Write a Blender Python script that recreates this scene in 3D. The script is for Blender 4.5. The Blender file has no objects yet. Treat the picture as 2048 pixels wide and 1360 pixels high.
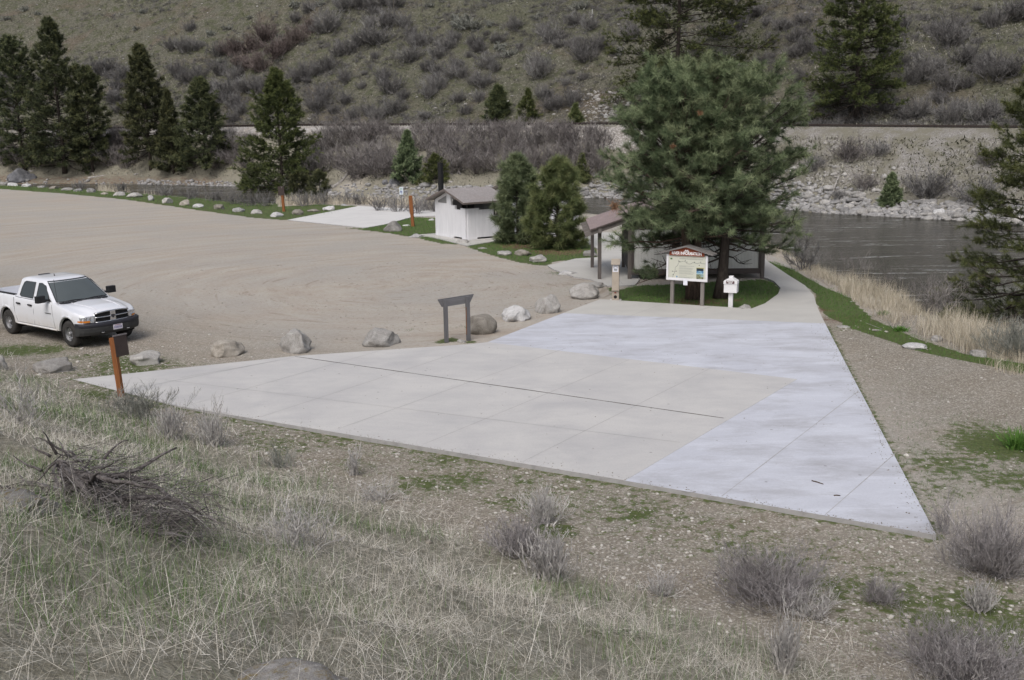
import bpy, bmesh, math, random
import numpy as np
from mathutils import Vector, Matrix, Euler, noise as mnoise

S = bpy.context.scene
COL = S.collection
PI = math.pi
R_ = math.radians
rnd = random.Random(7)

# ------------------------------------------------------------------ camera
CAM_H, FOC, HOR, ROLL = 6.4, 2000.0, 250.0, 0.015      # focal length in pixels of a 2048 wide frame
PITCH = math.atan((680 - HOR) * math.cos(ROLL) / FOC)
_F = np.array([0, math.cos(PITCH), -math.sin(PITCH)])
_U0 = np.array([0, math.sin(PITCH), math.cos(PITCH)])
_R0 = np.array([1.0, 0, 0])
_c, _s = math.cos(ROLL), math.sin(ROLL)
_Rt = _c * _R0 - _s * _U0
_Up = _s * _R0 + _c * _U0
def ray(px, py): return _F * FOC + _Rt * (px - 1024) - _Up * (py - 680)
def plane(px, py, z=0.0):
    d = ray(px, py); t = (z - CAM_H) / d[2]
    return np.array([d[0] * t, d[1] * t, z])
def depth_pt(px, py, Y):                                  # the point of that sight line at depth Y
    d = ray(px, py); k = Y / d[1]
    return np.array([d[0] * k, Y, CAM_H + d[2] * k])

# ------------------------------------------------------------------ terrain
T_  = np.array([-1.2, -.62, -.504, -.38, -.26, -.15, -.07, 0.0, .10, .20, .26, .29, .33, .42, .50, .60, 1.2])
YB_ = np.array([150., 138., 126., 107., 88., 86., 83., 76., 72., 63., 52., 46.5, 39., 32.5, 28.5, 26., 22.5])
TW_ = np.array([-1.2, -.62, -.49, -.38, -.27, -.16, -.08, .0, .084, .19, .30, .44, .51, .62, 1.2])
YW_ = np.array([205., 186., 180., 174., 161., 133., 124., 122., 125., 114., 99.5, 89.5, 84.5, 79., 62.])
TR_ = np.array([-1.2, -.68, -.47, -.365, -.25, -.12, .0, .11, .26, .31, .444, .56, .8, 1.2])
YR_ = np.array([221., 209., 202., 191., 177., 160., 147., 136., 119., 115., 108., 102., 91., 76.])
_TZ = np.array([-1.2, -.40, -.20, .035, .08, .30, .44, .52, 1.2])
_rz = []
for t_, px_, py_ in ((-.40, 230, 256.5), (-.20, 628, 250.5), (.035, 1095, 249.5), (.08, 1185, 248.5), (.30, 1625, 253), (.44, 1900, 255.5), (.52, 2048, 257)):
    _rz.append(float(depth_pt(px_, py_, float(np.interp(t_, TR_, YR_)))[2]))
_ZR = np.array([_rz[0]] + _rz + [_rz[-1]])
def yb(t): return np.interp(t, T_, YB_)
def yw(t): return np.interp(t, TW_, YW_)
def yr(t): return np.interp(t, TR_, YR_)
def zr(t): return np.interp(t, _TZ, _ZR)

def vnoise(x, y, seed=0):
    x = np.asarray(x, float); y = np.asarray(y, float)
    xi = np.floor(x); yi = np.floor(y); fx = x - xi; fy = y - yi
    fx = fx * fx * (3 - 2 * fx); fy = fy * fy * (3 - 2 * fy)
    def h(a, b):
        v = np.sin(a * 127.1 + b * 311.7 + seed * 74.7) * 43758.5453
        return v - np.floor(v)
    return (h(xi, yi) * (1 - fx) * (1 - fy) + h(xi + 1, yi) * fx * (1 - fy) + h(xi, yi + 1) * (1 - fx) * fy + h(xi + 1, yi + 1) * fx * fy)
def fbm(x, y, seed=0, o=4):
    s = 0; a = .5; k = 1.0
    for i in range(o):
        s = s + a * vnoise(np.asarray(x) * k + i * 17.3, np.asarray(y) * k - i * 9.1, seed + i); a *= .5; k *= 2.03
    return s                                                # 0..~.94, mean ~.47

NX, NY, TOE = .673, .740, 10.55
def hill_d(x, y): return TOE - (NX * x + NY * y) + .5 * (fbm(np.asarray(x) * .5, np.asarray(y) * .5, 3, 2) - .4)
SLOPE_H = .62
def zfun(x, y):
    x = np.asarray(x, float); y = np.asarray(y, float)
    t = np.clip(x / np.maximum(y, 4.0), -1.2, 1.2)
    b, w, r, zt = yb(t), yw(t), yr(t), zr(t)
    n_ = (fbm(x * .12, y * .12, 11, 4) - .47)
    n2 = (fbm(x * .9, y * .9, 21, 3) - .44)
    z = np.zeros_like(y)
    def seg(a, c, dz, smooth=False):
        k = np.clip((y - a) / np.maximum(c - a, .01), 0, 1)
        if smooth: k = k * k * (3 - 2 * k)
        return dz * k
    bw = np.minimum(11., (w - b) * .45)
    z = z + seg(b, b + bw, -3.6, True)
    z = z + seg(w - 4, w, 1.1)
    z = z + seg(w, w + 5.5, 1.5)
    z = z + seg(w + 5.5, r - 3.0, zt - .75 + 1.0)
    z = z + seg(r - 3.0, r - 1.45, .75)
    hd = np.maximum(y - r - 2.6, 0)
    hill = SLOPE_H * (np.sqrt(hd * hd + 9) - 3)
    z = z + hill + np.clip(hd / 12, 0, 1) * n_ * 5.0 * np.clip(hd / 40, .35, 1) + np.clip(hd / 5, 0, 1) * n2 * .45
    bank = np.clip((y - w - 2) / 3, 0, 1) * np.clip((r - 4 - y) / 3, 0, 1)
    z = z + bank * (n2 * .9 + n_ * 1.2)
    nb = np.clip((y - b) / 2, 0, 1) * np.clip((w - y) / 3, 0, 1)
    z = z + nb * n2 * .5
    # the near hillside the photographer stands on
    d = hill_d(x, y)
    near = np.where(y < 60, 1.0, 0.0) * np.clip((d + 2), 0, 1)
    zz = .475 * .5 * ((d - .7) + np.sqrt((d - .7) ** 2 + 1.6)) - .05
    zz = np.minimum(zz, 9 + .12 * d)
    z = z + near * (zz + np.clip(d, 0, 2) * .09 * (fbm(x * 1.1, y * 1.1, 5, 4) - .45) * 2)
    return z
def zat(x, y): return float(zfun(np.array([x]), np.array([y]))[0])
def hit(px, py, tmin=3.0, tmax=420.0):
    d = ray(px, py); ys = np.geomspace(tmin, tmax, 1600); k = ys / d[1]
    xs = d[0] * k; zs = CAM_H + d[2] * k; g = zfun(xs, ys)
    below = np.where(zs < g)[0]
    if len(below) == 0: return np.array([xs[-1], ys[-1], g[-1]])
    i = max(below[0], 1); a = (zs[i-1] - g[i-1]); bq = (g[i] - zs[i]); f = a / max(a + bq, 1e-9)
    yv = ys[i-1] + (ys[i] - ys[i-1]) * f; kk = yv / d[1]
    return np.array([d[0] * kk, yv, zat(d[0] * kk, yv)])
def mpp(Y, px=1024): return Y * math.cos(PITCH) * 1.03 / FOC          # rough metres per photo pixel at depth Y
def size_at(px, py0, py1, Y):                            # height between two rows at depth Y
    return abs(depth_pt(px, py0, Y)[2] - depth_pt(px, py1, Y)[2])

# ------------------------------------------------------------------ scene helpers
def tag(o, label=None, cat=None, group=None, kind=None):
    if label: o['label'] = label
    if cat: o['category'] = cat
    if group: o['group'] = group
    if kind: o['kind'] = kind
    return o
def link(o, parent=None):
    COL.objects.link(o)
    if parent is not None: o.parent = parent
    return o
def thing(name, label, cat, loc=(0, 0, 0), rz=0.0, group=None, rot=None):
    o = bpy.data.objects.new(name, None); o.empty_display_size = .2; link(o)
    o.location = loc; o.rotation_euler = rot if rot is not None else (0, 0, rz)
    return tag(o, label, cat, group)
def copy_tree(o, parent=None):
    c = o.copy(); link(c, parent)
    for ch in list(o.children): copy_tree(ch, c)
    return c

class MB:
    """collects boxes, tubes, prisms and surfaces; build() links them as ONE mesh object"""
    def __init__(s): s.v = []; s.f = []; s.mi = []; s.cur = 0
    def add(s, vs, fs):
        n = len(s.v); s.v += [tuple(map(float, p)) for p in vs]
        for f in fs: s.f.append([n + i for i in f]); s.mi.append(s.cur)
        return s
    def box(s, c, d, rot=None):
        hx, hy, hz = d[0] / 2, d[1] / 2, d[2] / 2
        P = [Vector((x, y, z)) for z in (-hz, hz) for y in (-hy, hy) for x in (-hx, hx)]
        if rot is not None:
            m = Euler(rot).to_matrix(); P = [m @ p for p in P]
        c = Vector(c); P = [p + c for p in P]
        return s.add(P, [(0, 2, 3, 1), (4, 5, 7, 6), (0, 1, 5, 4), (2, 6, 7, 3), (0, 4, 6, 2), (1, 3, 7, 5)])
    def tube(s, path, rad, n=6, cap=True):
        path = [Vector(p) for p in path]; m = len(path)
        if not hasattr(rad, '__len__'): rad = [rad] * m
        vs = []; prev = None
        for i, p in enumerate(path):
            tdir = (path[min(i + 1, m - 1)] - path[max(i - 1, 0)]).normalized()
            if prev is None:
                a = Vector((0, 0, 1)) if abs(tdir.z) < .9 else Vector((1, 0, 0)); u = tdir.cross(a).normalized()
            else:
                u = (prev - tdir * prev.dot(tdir)); u = u.normalized() if u.length > 1e-6 else tdir.orthogonal().normalized()
            prev = u; w = tdir.cross(u)
            for k in range(n):
                an = 2 * PI * k / n; vs.append(p + (u * math.cos(an) + w * math.sin(an)) * rad[i])
        fs = [(i * n + k, i * n + (k + 1) % n, (i + 1) * n + (k + 1) % n, (i + 1) * n + k) for i in range(m - 1) for k in range(n)]
        if cap: fs += [tuple(range(n))[::-1], tuple((m - 1) * n + k for k in range(n))]
        return s.add(vs, fs)
    def prism(s, poly, a, b, axis='z'):
        def mk(p, h): return {'z': (p[0], p[1], h), 'y': (p[0], h, p[1]), 'x': (h, p[0], p[1])}[axis]
        n = len(poly)
        vs = [mk(p, a) for p in poly] + [mk(p, b) for p in poly]
        fs = [tuple(range(n))[::-1], tuple(range(n, 2 * n))] + [(i, (i + 1) % n, n + (i + 1) % n, n + i) for i in range(n)]
        return s.add(vs, fs)
    def grid(s, rows, close=False):
        n = len(rows[0]); m = len(rows); vs = [p for r in rows for p in r]
        fs = [(i * n + k, i * n + (k + 1) % n, (i + 1) * n + (k + 1) % n, (i + 1) * n + k) for i in range(m - 1) for k in range(n if close else n - 1)]
        return s.add(vs, fs)
    def lathe(s, prof, c, axis='z', n=24):
        rows = []
        for r, h in prof:
            row = []
            for k in range(n):
                a = 2 * PI * k / n; u, w = r * math.cos(a), r * math.sin(a)
                p = {'z': (u, w, h), 'y': (u, h, w), 'x': (h, u, w)}[axis]
                row.append((p[0] + c[0], p[1] + c[1], p[2] + c[2]))
            rows.append(row)
        return s.grid(rows, True)
    def build(s, name, mats, parent=None, smooth=False, bevel=0, loc=None, rz=0, fix=True, angle=40, seg=2):
        me = bpy.data.meshes.new(name); me.from_pydata(s.v, [], s.f)
        mats = mats if isinstance(mats, (list, tuple)) else [mats]
        for m in mats: me.materials.append(m)
        if len(mats) > 1: me.polygons.foreach_set('material_index', s.mi)
        if fix:
            bm = bmesh.new(); bm.from_mesh(me); bmesh.ops.recalc_face_normals(bm, faces=bm.faces); bm.to_mesh(me); bm.free()
        if smooth:
            me.polygons.foreach_set('use_smooth', [True] * len(me.polygons))
        me.update()
        o = bpy.data.objects.new(name, me); link(o, parent)
        if loc is not None: o.location = loc
        o.rotation_euler = (0, 0, rz)
        if bevel:
            b = o.modifiers.new('bevel', 'BEVEL'); b.width = bevel; b.segments = seg; b.limit_method = 'ANGLE'; b.angle_limit = R_(angle)
        return o

def soup_mesh(name, polys, mat, tint=None, smooth=False):
    """polys (n,k,3): n separate k-sided faces"""
    polys = np.asarray(polys, np.float32); n, k, _ = polys.shape
    me = bpy.data.meshes.new(name)
    me.vertices.add(n * k); me.vertices.foreach_set('co', polys.reshape(-1))
    me.loops.add(n * k); me.loops.foreach_set('vertex_index', np.arange(n * k, dtype=np.int32))
    me.polygons.add(n); me.polygons.foreach_set('loop_start', np.arange(0, n * k, k, dtype=np.int32))
    me.polygons.foreach_set('loop_total', np.full(n, k, np.int32))
    if tint is not None:
        a = me.attributes.new('tint', 'FLOAT', 'POINT'); a.data.foreach_set('value', np.repeat(np.asarray(tint, np.float32), k))
    me.materials.append(mat); me.update(calc_edges=True)
    return me
def soup(name, polys, mat, tint=None, parent=None):
    return link(bpy.data.objects.new(name, soup_mesh(name, polys, mat, tint)), parent)

def grid_mesh(name, X, Y, Z, mat, attr=None, smooth=True):
    m, n = X.shape; me = bpy.data.meshes.new(name)
    co = np.stack([X, Y, Z], -1).astype(np.float32).reshape(-1, 3)
    i = np.arange(m * n).reshape(m, n)
    q = np.stack([i[:-1, :-1], i[:-1, 1:], i[1:, 1:], i[1:, :-1]], -1).reshape(-1, 4)
    return co, q
def mesh_from(name, co, q, mat, attr=None, smooth=True):
    me = bpy.data.meshes.new(name)
    me.vertices.add(len(co)); me.vertices.foreach_set('co', np.asarray(co, np.float32).reshape(-1))
    nq = len(q); k = q.shape[1]
    me.loops.add(nq * k); me.loops.foreach_set('vertex_index', q.astype(np.int32).reshape(-1))
    me.polygons.add(nq); me.polygons.foreach_set('loop_start', np.arange(0, nq * k, k, dtype=np.int32))
    me.polygons.foreach_set('loop_total', np.full(nq, k, np.int32))
    if smooth: me.polygons.foreach_set('use_smooth', np.ones(nq, bool))
    for an, av in (attr or {}).items():
        a = me.attributes.new(an, 'FLOAT_COLOR', 'POINT')
        c = np.ones((len(co), 4), np.float32); c[:, :3] = av; a.data.foreach_set('color', c.reshape(-1))
    me.materials.append(mat); me.update(calc_edges=True)
    return me

# ------------------------------------------------------------------ materials
def lin(r, g, b):
    f = lambda c: (c / 255 / 12.92) if c / 255 <= .04045 else ((c / 255 + .055) / 1.055) ** 2.4
    return (f(r), f(g), f(b))
class NT:
    def __init__(s, name, rough=.85, spec=.3):
        s.m = bpy.data.materials.new(name); s.m.use_nodes = True
        s.n = s.m.node_tree.nodes; s.l = s.m.node_tree.links; s.b = s.n['Principled BSDF']
        s.b.inputs['Roughness'].default_value = rough; s.b.inputs['Specular IOR Level'].default_value = spec
    def put(s, sock, v):
        if hasattr(v, 'is_output') or isinstance(v, bpy.types.NodeSocket): s.l.new(v, sock)
        elif isinstance(v, (tuple, list)) and sock.type == 'RGBA': sock.default_value = (*v[:3], 1)
        else: sock.default_value = v
    def pos(s): return s.n.new('ShaderNodeNewGeometry').outputs['Position']
    def obj(s): return s.n.new('ShaderNodeTexCoord').outputs['Object']
    def orand(s): return s.n.new('ShaderNodeObjectInfo').outputs['Random']
    def attr(s, name, out='Color'):
        a = s.n.new('ShaderNodeAttribute'); a.attribute_name = name; return a.outputs[out]
    def sep(s, c):
        q = s.n.new('ShaderNodeSeparateColor'); s.l.new(c, q.inputs[0]); return q.outputs
    def map(s, v, scale=(1, 1, 1), rot=(0, 0, 0), loc=(0, 0, 0)):
        q = s.n.new('ShaderNodeMapping'); s.l.new(v, q.inputs['Vector'])
        q.inputs['Scale'].default_value = scale; q.inputs['Rotation'].default_value = rot; q.inputs['Location'].default_value = loc
        return q.outputs[0]
    def noise(s, v, scale=1, detail=4, rough=.55, dist=0, out='Fac'):
        q = s.n.new('ShaderNodeTexNoise'); s.l.new(v, q.inputs['Vector'])
        q.inputs['Scale'].default_value = scale; q.inputs['Detail'].default_value = detail
        q.inputs['Roughness'].default_value = rough; q.inputs['Distortion'].default_value = dist
        return q.outputs[out]
    def voro(s, v, scale=1, out='Distance', feature='F1'):
        q = s.n.new('ShaderNodeTexVoronoi'); q.feature = feature; s.l.new(v, q.inputs['Vector']); q.inputs['Scale'].default_value = scale
        return q.outputs[out]
    def ramp(s, f, stops, interp='LINEAR'):
        q = s.n.new('ShaderNodeValToRGB'); s.l.new(f, q.inputs[0]); cr = q.color_ramp; cr.interpolation = interp
        while len(cr.elements) < len(stops): cr.elements.new(.5)
        for e, (p, c) in zip(cr.elements, stops):
            e.position = p; e.color = (*c, 1) if isinstance(c, (tuple, list)) else (c, c, c, 1)
        return q.outputs[0]
    def mix(s, f, a, b, mode='MIX'):
        q = s.n.new('ShaderNodeMix'); q.data_type = 'RGBA'; q.blend_type = mode
        s.put(q.inputs[0], f); s.put(q.inputs[6], a); s.put(q.inputs[7], b); return q.outputs[2]
    def math(s, op, a, b=0.0, clamp=False):
        q = s.n.new('ShaderNodeMath'); q.operation = op; q.use_clamp = clamp
        s.put(q.inputs[0], a); s.put(q.inputs[1], b); return q.outputs[0]
    def bump(s, h, strength=.5, dist=.02):
        q = s.n.new('ShaderNodeBump'); s.l.new(h, q.inputs['Height']); q.inputs['Strength'].default_value = strength
        q.inputs['Distance'].default_value = dist; s.l.new(q.outputs[0], s.b.inputs['Normal'])
    def base(s, c): s.put(s.b.inputs['Base Color'], c); return s
    def set(s, **k):
        for a, v in k.items(): s.put(s.b.inputs[a.replace('_', ' ')], v)
        return s
MATS = {}
def plain(name, col, rough=.7, spec=.3, metal=0.0, var=.12, scale=6.0, bump=0.0, coat=0.0):
    """a paint, metal, wood or plastic of one colour with slight dirt and wear"""
    q = NT(name, rough, spec); o = q.obj()
    n1 = q.noise(o, scale, 5, .6); dark = tuple(c * (1 - var * 1.6) for c in col); light = tuple(min(1, c * (1 + var)) for c in col)
    q.base(q.ramp(n1, [(.3, dark), (.5, col), (.72, light)]))
    q.set(Metallic=metal)
    if coat: q.set(Coat_Weight=coat, Coat_Roughness=.06)
    if bump: q.bump(q.noise(o, scale * 6, 4), bump, .01)
    MATS[name] = q.m; return q.m
def wood(name, col, along='z', var=.25, rough=.8):
    q = NT(name, rough, .25); o = q.obj()
    sc = {'z': (14, 14, 1.1), 'x': (1.1, 14, 14), 'y': (14, 1.1, 14)}[along]
    n1 = q.noise(q.map(o, sc), 2.2, 5, .6); n2 = q.noise(o, 2.0, 3)
    c = q.ramp(n1, [(.3, tuple(x * (1 - var) for x in col)), (.55, col), (.75, tuple(min(1, x * (1 + var)) for x in col))])
    c = q.mix(q.ramp(n2, [(.5, 0.), (.75, .35)]), c, tuple(x * .6 for x in col))
    q.base(c); q.bump(n1, .3, .006); MATS[name] = q.m; return q.m

def m_ground():
    q = NT('ground_gravel_and_turf', .95, .15); p = q.pos(); g = q.sep(q.attr('zone'))
    fine = q.noise(p, 60, 4, .7); stones = q.voro(p, 34, 'Color'); st = q.sep(stones)
    big = q.noise(p, .18, 4, .6); mid = q.noise(p, 1.3, 5, .65)
    # tyre arcs of the lot: streaks round a turning centre
    off = q.map(p, (1, 1, 1), (0, 0, 0), (4.0, -41.0, 0)); ln = q.n.new('ShaderNodeVectorMath'); ln.operation = 'LENGTH'; q.l.new(off, ln.inputs[0])
    cx = q.n.new('ShaderNodeSeparateXYZ'); q.l.new(off, cx.inputs[0]); ang = q.math('ARCTAN2', cx.outputs[1], cx.outputs[0])
    cmb = q.n.new('ShaderNodeCombineXYZ'); q.l.new(q.math('MULTIPLY', ln.outputs['Value'], .62), cmb.inputs[0]); q.l.new(q.math('MULTIPLY', ang, 1.5), cmb.inputs[1])
    arcs = q.noise(cmb.outputs[0], 1.6, 6, .68, .25)
    cmb2 = q.n.new('ShaderNodeCombineXYZ'); q.l.new(q.math('MULTIPLY', ln.outputs['Value'], 2.6), cmb2.inputs[0]); q.l.new(q.math('MULTIPLY', ang, 2.2), cmb2.inputs[1])
    arcs2 = q.noise(cmb2.outputs[0], 1.0, 3, .6, .4)
    lot = q.ramp(arcs, [(.30, (.365, .312, .260)), (.46, (.415, .366, .312)), (.56, (.435, .394, .342)), (.72, (.462, .424, .374))])
    lot = q.mix(q.ramp(big, [(.40, 0.), (.62, .75)]), lot, (.385, .362, .330))
    lot = q.mix(q.ramp(arcs2, [(.62, 0.), (.67, .42)]), lot, (.235, .185, .142))
    grv = q.ramp(st[0], [(0., (.105, .088, .062)), (.4, (.175, .152, .112)), (.72, (.245, .218, .172)), (.92, (.42, .39, .345)), (1., (.60, .58, .54))])
    near = q.mix(.78, lot, grv)
    c = q.mix(q.math('MULTIPLY', g[2], .85), lot, near)                       # B: pebbly soil
    md2 = q.noise(p, 6.5, 6, .8); c = q.mix(q.ramp(md2, [(.36, .55), (.50, 0.)]), c, q.mix(1.0, c, (.68, .65, .62), 'MULTIPLY')); c = q.mix(q.ramp(md2, [(.56, 0.), (.70, .35)]), c, (.50, .47, .44))
    c = q.mix(q.ramp(fine, [(.35, .4), (.6, 0.)]), c, q.mix(1.0, c, (.62, .60, .58), 'MULTIPLY'))
    moss = q.ramp(q.noise(p, 11, 4, .7), [(.35, (.040, .058, .014)), (.6, (.078, .105, .026)), (.8, (.125, .125, .045))])
    mk = q.math('ADD', g[0], q.math('MULTIPLY', q.math('SUBTRACT', q.noise(p, 5.5, 6, .75), .5), 1.7))
    c = q.mix(q.ramp(mk, [(.42, 0.), (.62, .9)]), c, moss)                     # R: moss and short grass
    litter = q.ramp(q.noise(p, 9, 6, .75), [(.25, (.100, .090, .064)), (.45, (.195, .180, .138)), (.6, (.285, .268, .216)), (.78, (.39, .37, .32))])
    lk = q.math('ADD', g[1], q.math('MULTIPLY', q.math('SUBTRACT', q.noise(p, 3.0, 6, .75), .5), 1.5))
    c = q.mix(q.ramp(lk, [(.4, 0.), (.6, 1.)]), c, litter)                     # G: grass litter and bank soil
    z2 = q.sep(q.attr('zone2'))
    gb = q.ramp(q.sep(q.voro(p, 13, 'Color'))[0], [(0., (.15, .138, .125)), (.6, (.235, .220, .205)), (1., (.34, .325, .31))]); gb = q.mix(q.ramp(q.noise(p, .45, 5, .7), [(.40, 0.), (.58, .85)]), gb, (.160, .150, .112))
    c = q.mix(q.math('MULTIPLY', z2[1], .95), c, gb)
    red = q.ramp(q.noise(p, 7, 5, .75), [(.3, (.085, .046, .030)), (.55, (.165, .100, .072)), (.8, (.26, .19, .15))])
    rk = q.math('ADD', z2[0], q.math('MULTIPLY', q.math('SUBTRACT', q.noise(p, 2.2, 5, .7), .5), 1.2)); c = q.mix(q.ramp(rk, [(.45, 0.), (.7, .9)]), c, red)
    c = q.mix(z2[2], c, (.42, .38, .33))
    q.base(c)
    q.bump(q.math('ADD', q.voro(p, 34), q.math('MULTIPLY', fine, .8)), .55, .022)
    return q.m
def m_hill():
    q = NT('hill_grass_and_soil', .95, .1); p = q.pos(); g = q.sep(q.attr('zone'))
    a = q.noise(p, .11, 5, .62, .6); b = q.noise(q.map(p, (1, 1, 1.6), (0, 0, .5)), .45, 6, .7); f = q.noise(p, 2.6, 5, .75)
    dry = q.ramp(f, [(.25, (.055, .052, .040)), (.5, (.115, .110, .085)), (.62, (.18, .172, .138)), (.8, (.30, .29, .24))])
    grn = q.ramp(f, [(.3, (.046, .050, .028)), (.55, (.084, .090, .050)), (.8, (.145, .150, .090))])
    soil = q.ramp(f, [(.3, (.080, .064, .048)), (.6, (.150, .122, .096)), (.85, (.28, .255, .22))])
    c = q.mix(q.ramp(b, [(.48, 0.), (.60, .85)]), dry, grn)
    c = q.mix(q.ramp(a, [(.52, 0.), (.66, .7)]), c, soil)
    c = q.mix(q.math('MULTIPLY', g[0], .9), c, soil)
    c = q.mix(q.math('MULTIPLY', g[1], .75), c, q.mix(.5, grn, dry))
    st = q.voro(p, 1.7, 'Distance'); sr = q.sep(q.voro(p, 1.7, 'Color'))
    sk = q.math('MULTIPLY', q.ramp(st, [(.10, 1.), (.18, 0.)]), q.ramp(sr[0], [(.86, 0.), (.9, 1.)]))
    c = q.mix(sk, c, (.33, .32, .30))
    q.base(c); q.bump(q.math('ADD', f, q.math('MULTIPLY', b, 2.0)), .8, .25)
    return q.m
def m_ballast():
    q = NT('crushed_rock_ballast', .95, .15); p = q.pos()
    v = q.sep(q.voro(p, 7.5, 'Color')); c = q.ramp(v[0], [(0., (.20, .18, .165)), (.5, (.36, .335, .31)), (1., (.52, .50, .475))])
    c = q.mix(q.ramp(q.noise(p, .5, 4), [(.45, 0.), (.7, .5)]), c, (.26, .22, .18))
    q.base(c); q.bump(q.voro(p, 7.5), .8, .12); return q.m
def m_water():
    q = NT('river_water', .15, .32); p = q.pos()
    w1 = q.noise(q.map(p, (.35, 1.2, 1), (0, 0, -.35)), .9, 6, .65, .8); w2 = q.noise(q.map(p, (.10, .55, 1), (0, 0, -.35)), .8, 6, .7, 1.5)
    foam = q.ramp(w2, [(.54, 0.), (.66, .85)]); fk = q.math('MULTIPLY', foam, q.ramp(q.noise(q.map(p, (.8, 1.8, 1), (0, 0, -.35)), 2.0, 6, .8, .6), [(.46, 0.), (.60, 1.)]))
    c = q.mix(q.ramp(w2, [(.35, 0.), (.65, 1.)]), (.032, .029, .019), (.064, .058, .041)); q.base(q.mix(fk, c, (.55, .56, .56)))
    q.put(q.b.inputs['Roughness'], q.ramp(fk, [(0., .13), (.6, .8)]))
    q.bump(q.math('ADD', w1, q.math('MULTIPLY', w2, 1.5)), .7, .6); return q.m
def m_concrete(name, a, b, dark, streak=0.0):
    q = NT(name, .82, .25); p = q.pos()
    n = q.noise(p, .55, 6, .62, .5); f = q.noise(p, 24, 5, .7); m = q.noise(q.map(p, (.6, 1.3, 1), (0, 0, .22)), .8, 8, .72, .25)
    c = q.ramp(n, [(.32, b), (.60, a)]); c = q.mix(q.ramp(m, [(.46, 0.), (.70, .95 if streak else .45)]), c, dark)
    if streak:
        s2 = q.noise(q.map(p, (.5, 1.8, 1), (0, 0, .10)), 1.5, 8, .78, .2)
        c = q.mix(q.ramp(s2, [(.50, 0.), (.72, streak)]), c, tuple(min(1, x * 1.22) for x in a))
    c = q.mix(q.ramp(f, [(.3, .16), (.55, 0.)]), c, tuple(x * .6 for x in dark))
    sp = q.math('MULTIPLY', q.ramp(q.voro(p, 2.2), [(.05, 1.), (.08, 0.)]), q.ramp(q.sep(q.voro(p, 2.2, 'Color'))[0], [(.75, 0.), (.78, .5)]))
    c = q.mix(sp, c, (.13, .12, .11))
    q.base(c); q.bump(f, .12, .006); return q.m
def m_rock(name, base, dark, light, lichen=None, obj=True):
    q = NT(name, .9, .2); p = q.obj(); r = q.orand()
    a = q.noise(p, 2.2, 6, .7, .6); f = q.noise(p, 38, 4, .75); v = q.voro(p, 9)
    c = q.ramp(a, [(.28, dark), (.48, base), (.70, light)])
    c = q.mix(q.ramp(f, [(.34, .75), (.46, 0.)]), c, tuple(x * .42 for x in dark)); c = q.mix(q.ramp(f, [(.58, 0.), (.70, .55)]), c, tuple(min(1, x * 1.25) for x in light))
    if lichen: c = q.mix(q.ramp(q.noise(p, 4.5, 6, .75), [(.50, 0.), (.64, .9)]), c, lichen)
    h = q.n.new('ShaderNodeHueSaturation'); q.l.new(c, h.inputs['Color']); q.l.new(q.math('ADD', q.math('MULTIPLY', r, .45), .78), h.inputs['Value'])
    q.base(h.outputs[0]); q.bump(q.math('ADD', a, q.math('MULTIPLY', f, .35)), .55, .06); return q.m
def m_leaf(name, stops, rough=.7, hue=.0, val=.25, trans=0.0):
    q = NT(name, rough, .25); t = q.attr('tint', 'Fac'); c = q.ramp(t, stops); r = q.orand()
    h = q.n.new('ShaderNodeHueSaturation'); q.l.new(c, h.inputs['Color'])
    q.l.new(q.math('ADD', q.math('MULTIPLY', r, val), 1 - val / 2), h.inputs['Value'])
    if hue: q.l.new(q.math('ADD', q.math('MULTIPLY', r, hue), .5 - hue / 2), h.inputs['Hue'])
    q.base(h.outputs[0]); return q.m
def m_bark(name, a, b, c2):
    q = NT(name, .95, .1); p = q.obj(); v = q.noise(q.map(p, (1, 1, .22)), 9, 6, .7, .8)
    c = q.ramp(v, [(.3, a), (.5, b), (.72, c2)]); q.base(c); q.bump(v, 1.0, .05); return q.m

# ------------------------------------------------------------------ world, sun, camera
W = bpy.data.worlds.new('World'); S.world = W; W.use_nodes = True
wn, wl = W.node_tree.nodes, W.node_tree.links; bg = wn['Background']
sky = wn.new('ShaderNodeTexSky'); sky.sky_type = 'NISHITA'; sky.sun_disc = False
SUN_EL, SUN_ROT = R_(52), R_(200)
sky.sun_elevation = SUN_EL; sky.sun_rotation = SUN_ROT; sky.air_density = 1.0; sky.dust_density = 4.0; sky.ozone_density = 1.0
hs = wn.new('ShaderNodeHueSaturation'); hs.inputs['Saturation'].default_value = .58; wl.new(sky.outputs[0], hs.inputs['Color'])
wl.new(hs.outputs[0], bg.inputs['Color']); bg.inputs['Strength'].default_value = .11
sd = bpy.data.lights.new('sun', 'SUN'); sd.energy = 1.0; sd.angle = R_(28); sd.color = (1, .985, .965)
so = bpy.data.objects.new('sun', sd); link(so)
_az = SUN_ROT; _dir = Vector((math.sin(_az) * math.cos(SUN_EL), math.cos(_az) * math.cos(SUN_EL), math.sin(SUN_EL)))
so.rotation_euler = _dir.to_track_quat('Z', 'Y').to_euler(); so.location = (0, 0, 40)
cd = bpy.data.cameras.new('camera'); cam = bpy.data.objects.new('camera', cd); link(cam); S.camera = cam
cd.sensor_width = 36; cd.lens = 36 * FOC / 2048; cd.clip_end = 2000; cd.clip_start = .1
_m = Matrix(((_Rt[0], _Up[0], -_F[0]), (_Rt[1], _Up[1], -_F[1]), (_Rt[2], _Up[2], -_F[2])))
cam.rotation_euler = _m.to_euler(); cam.location = (0, 0, CAM_H)
S.view_settings.view_transform = 'Standard'; S.view_settings.look = 'None'; S.view_settings.gamma = 1; S.view_settings.exposure = 0.45
S.cycles.max_bounces = 5; S.cycles.diffuse_bounces = 3; S.cycles.glossy_bounces = 2; S.cycles.transparent_max_bounces = 4
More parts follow.
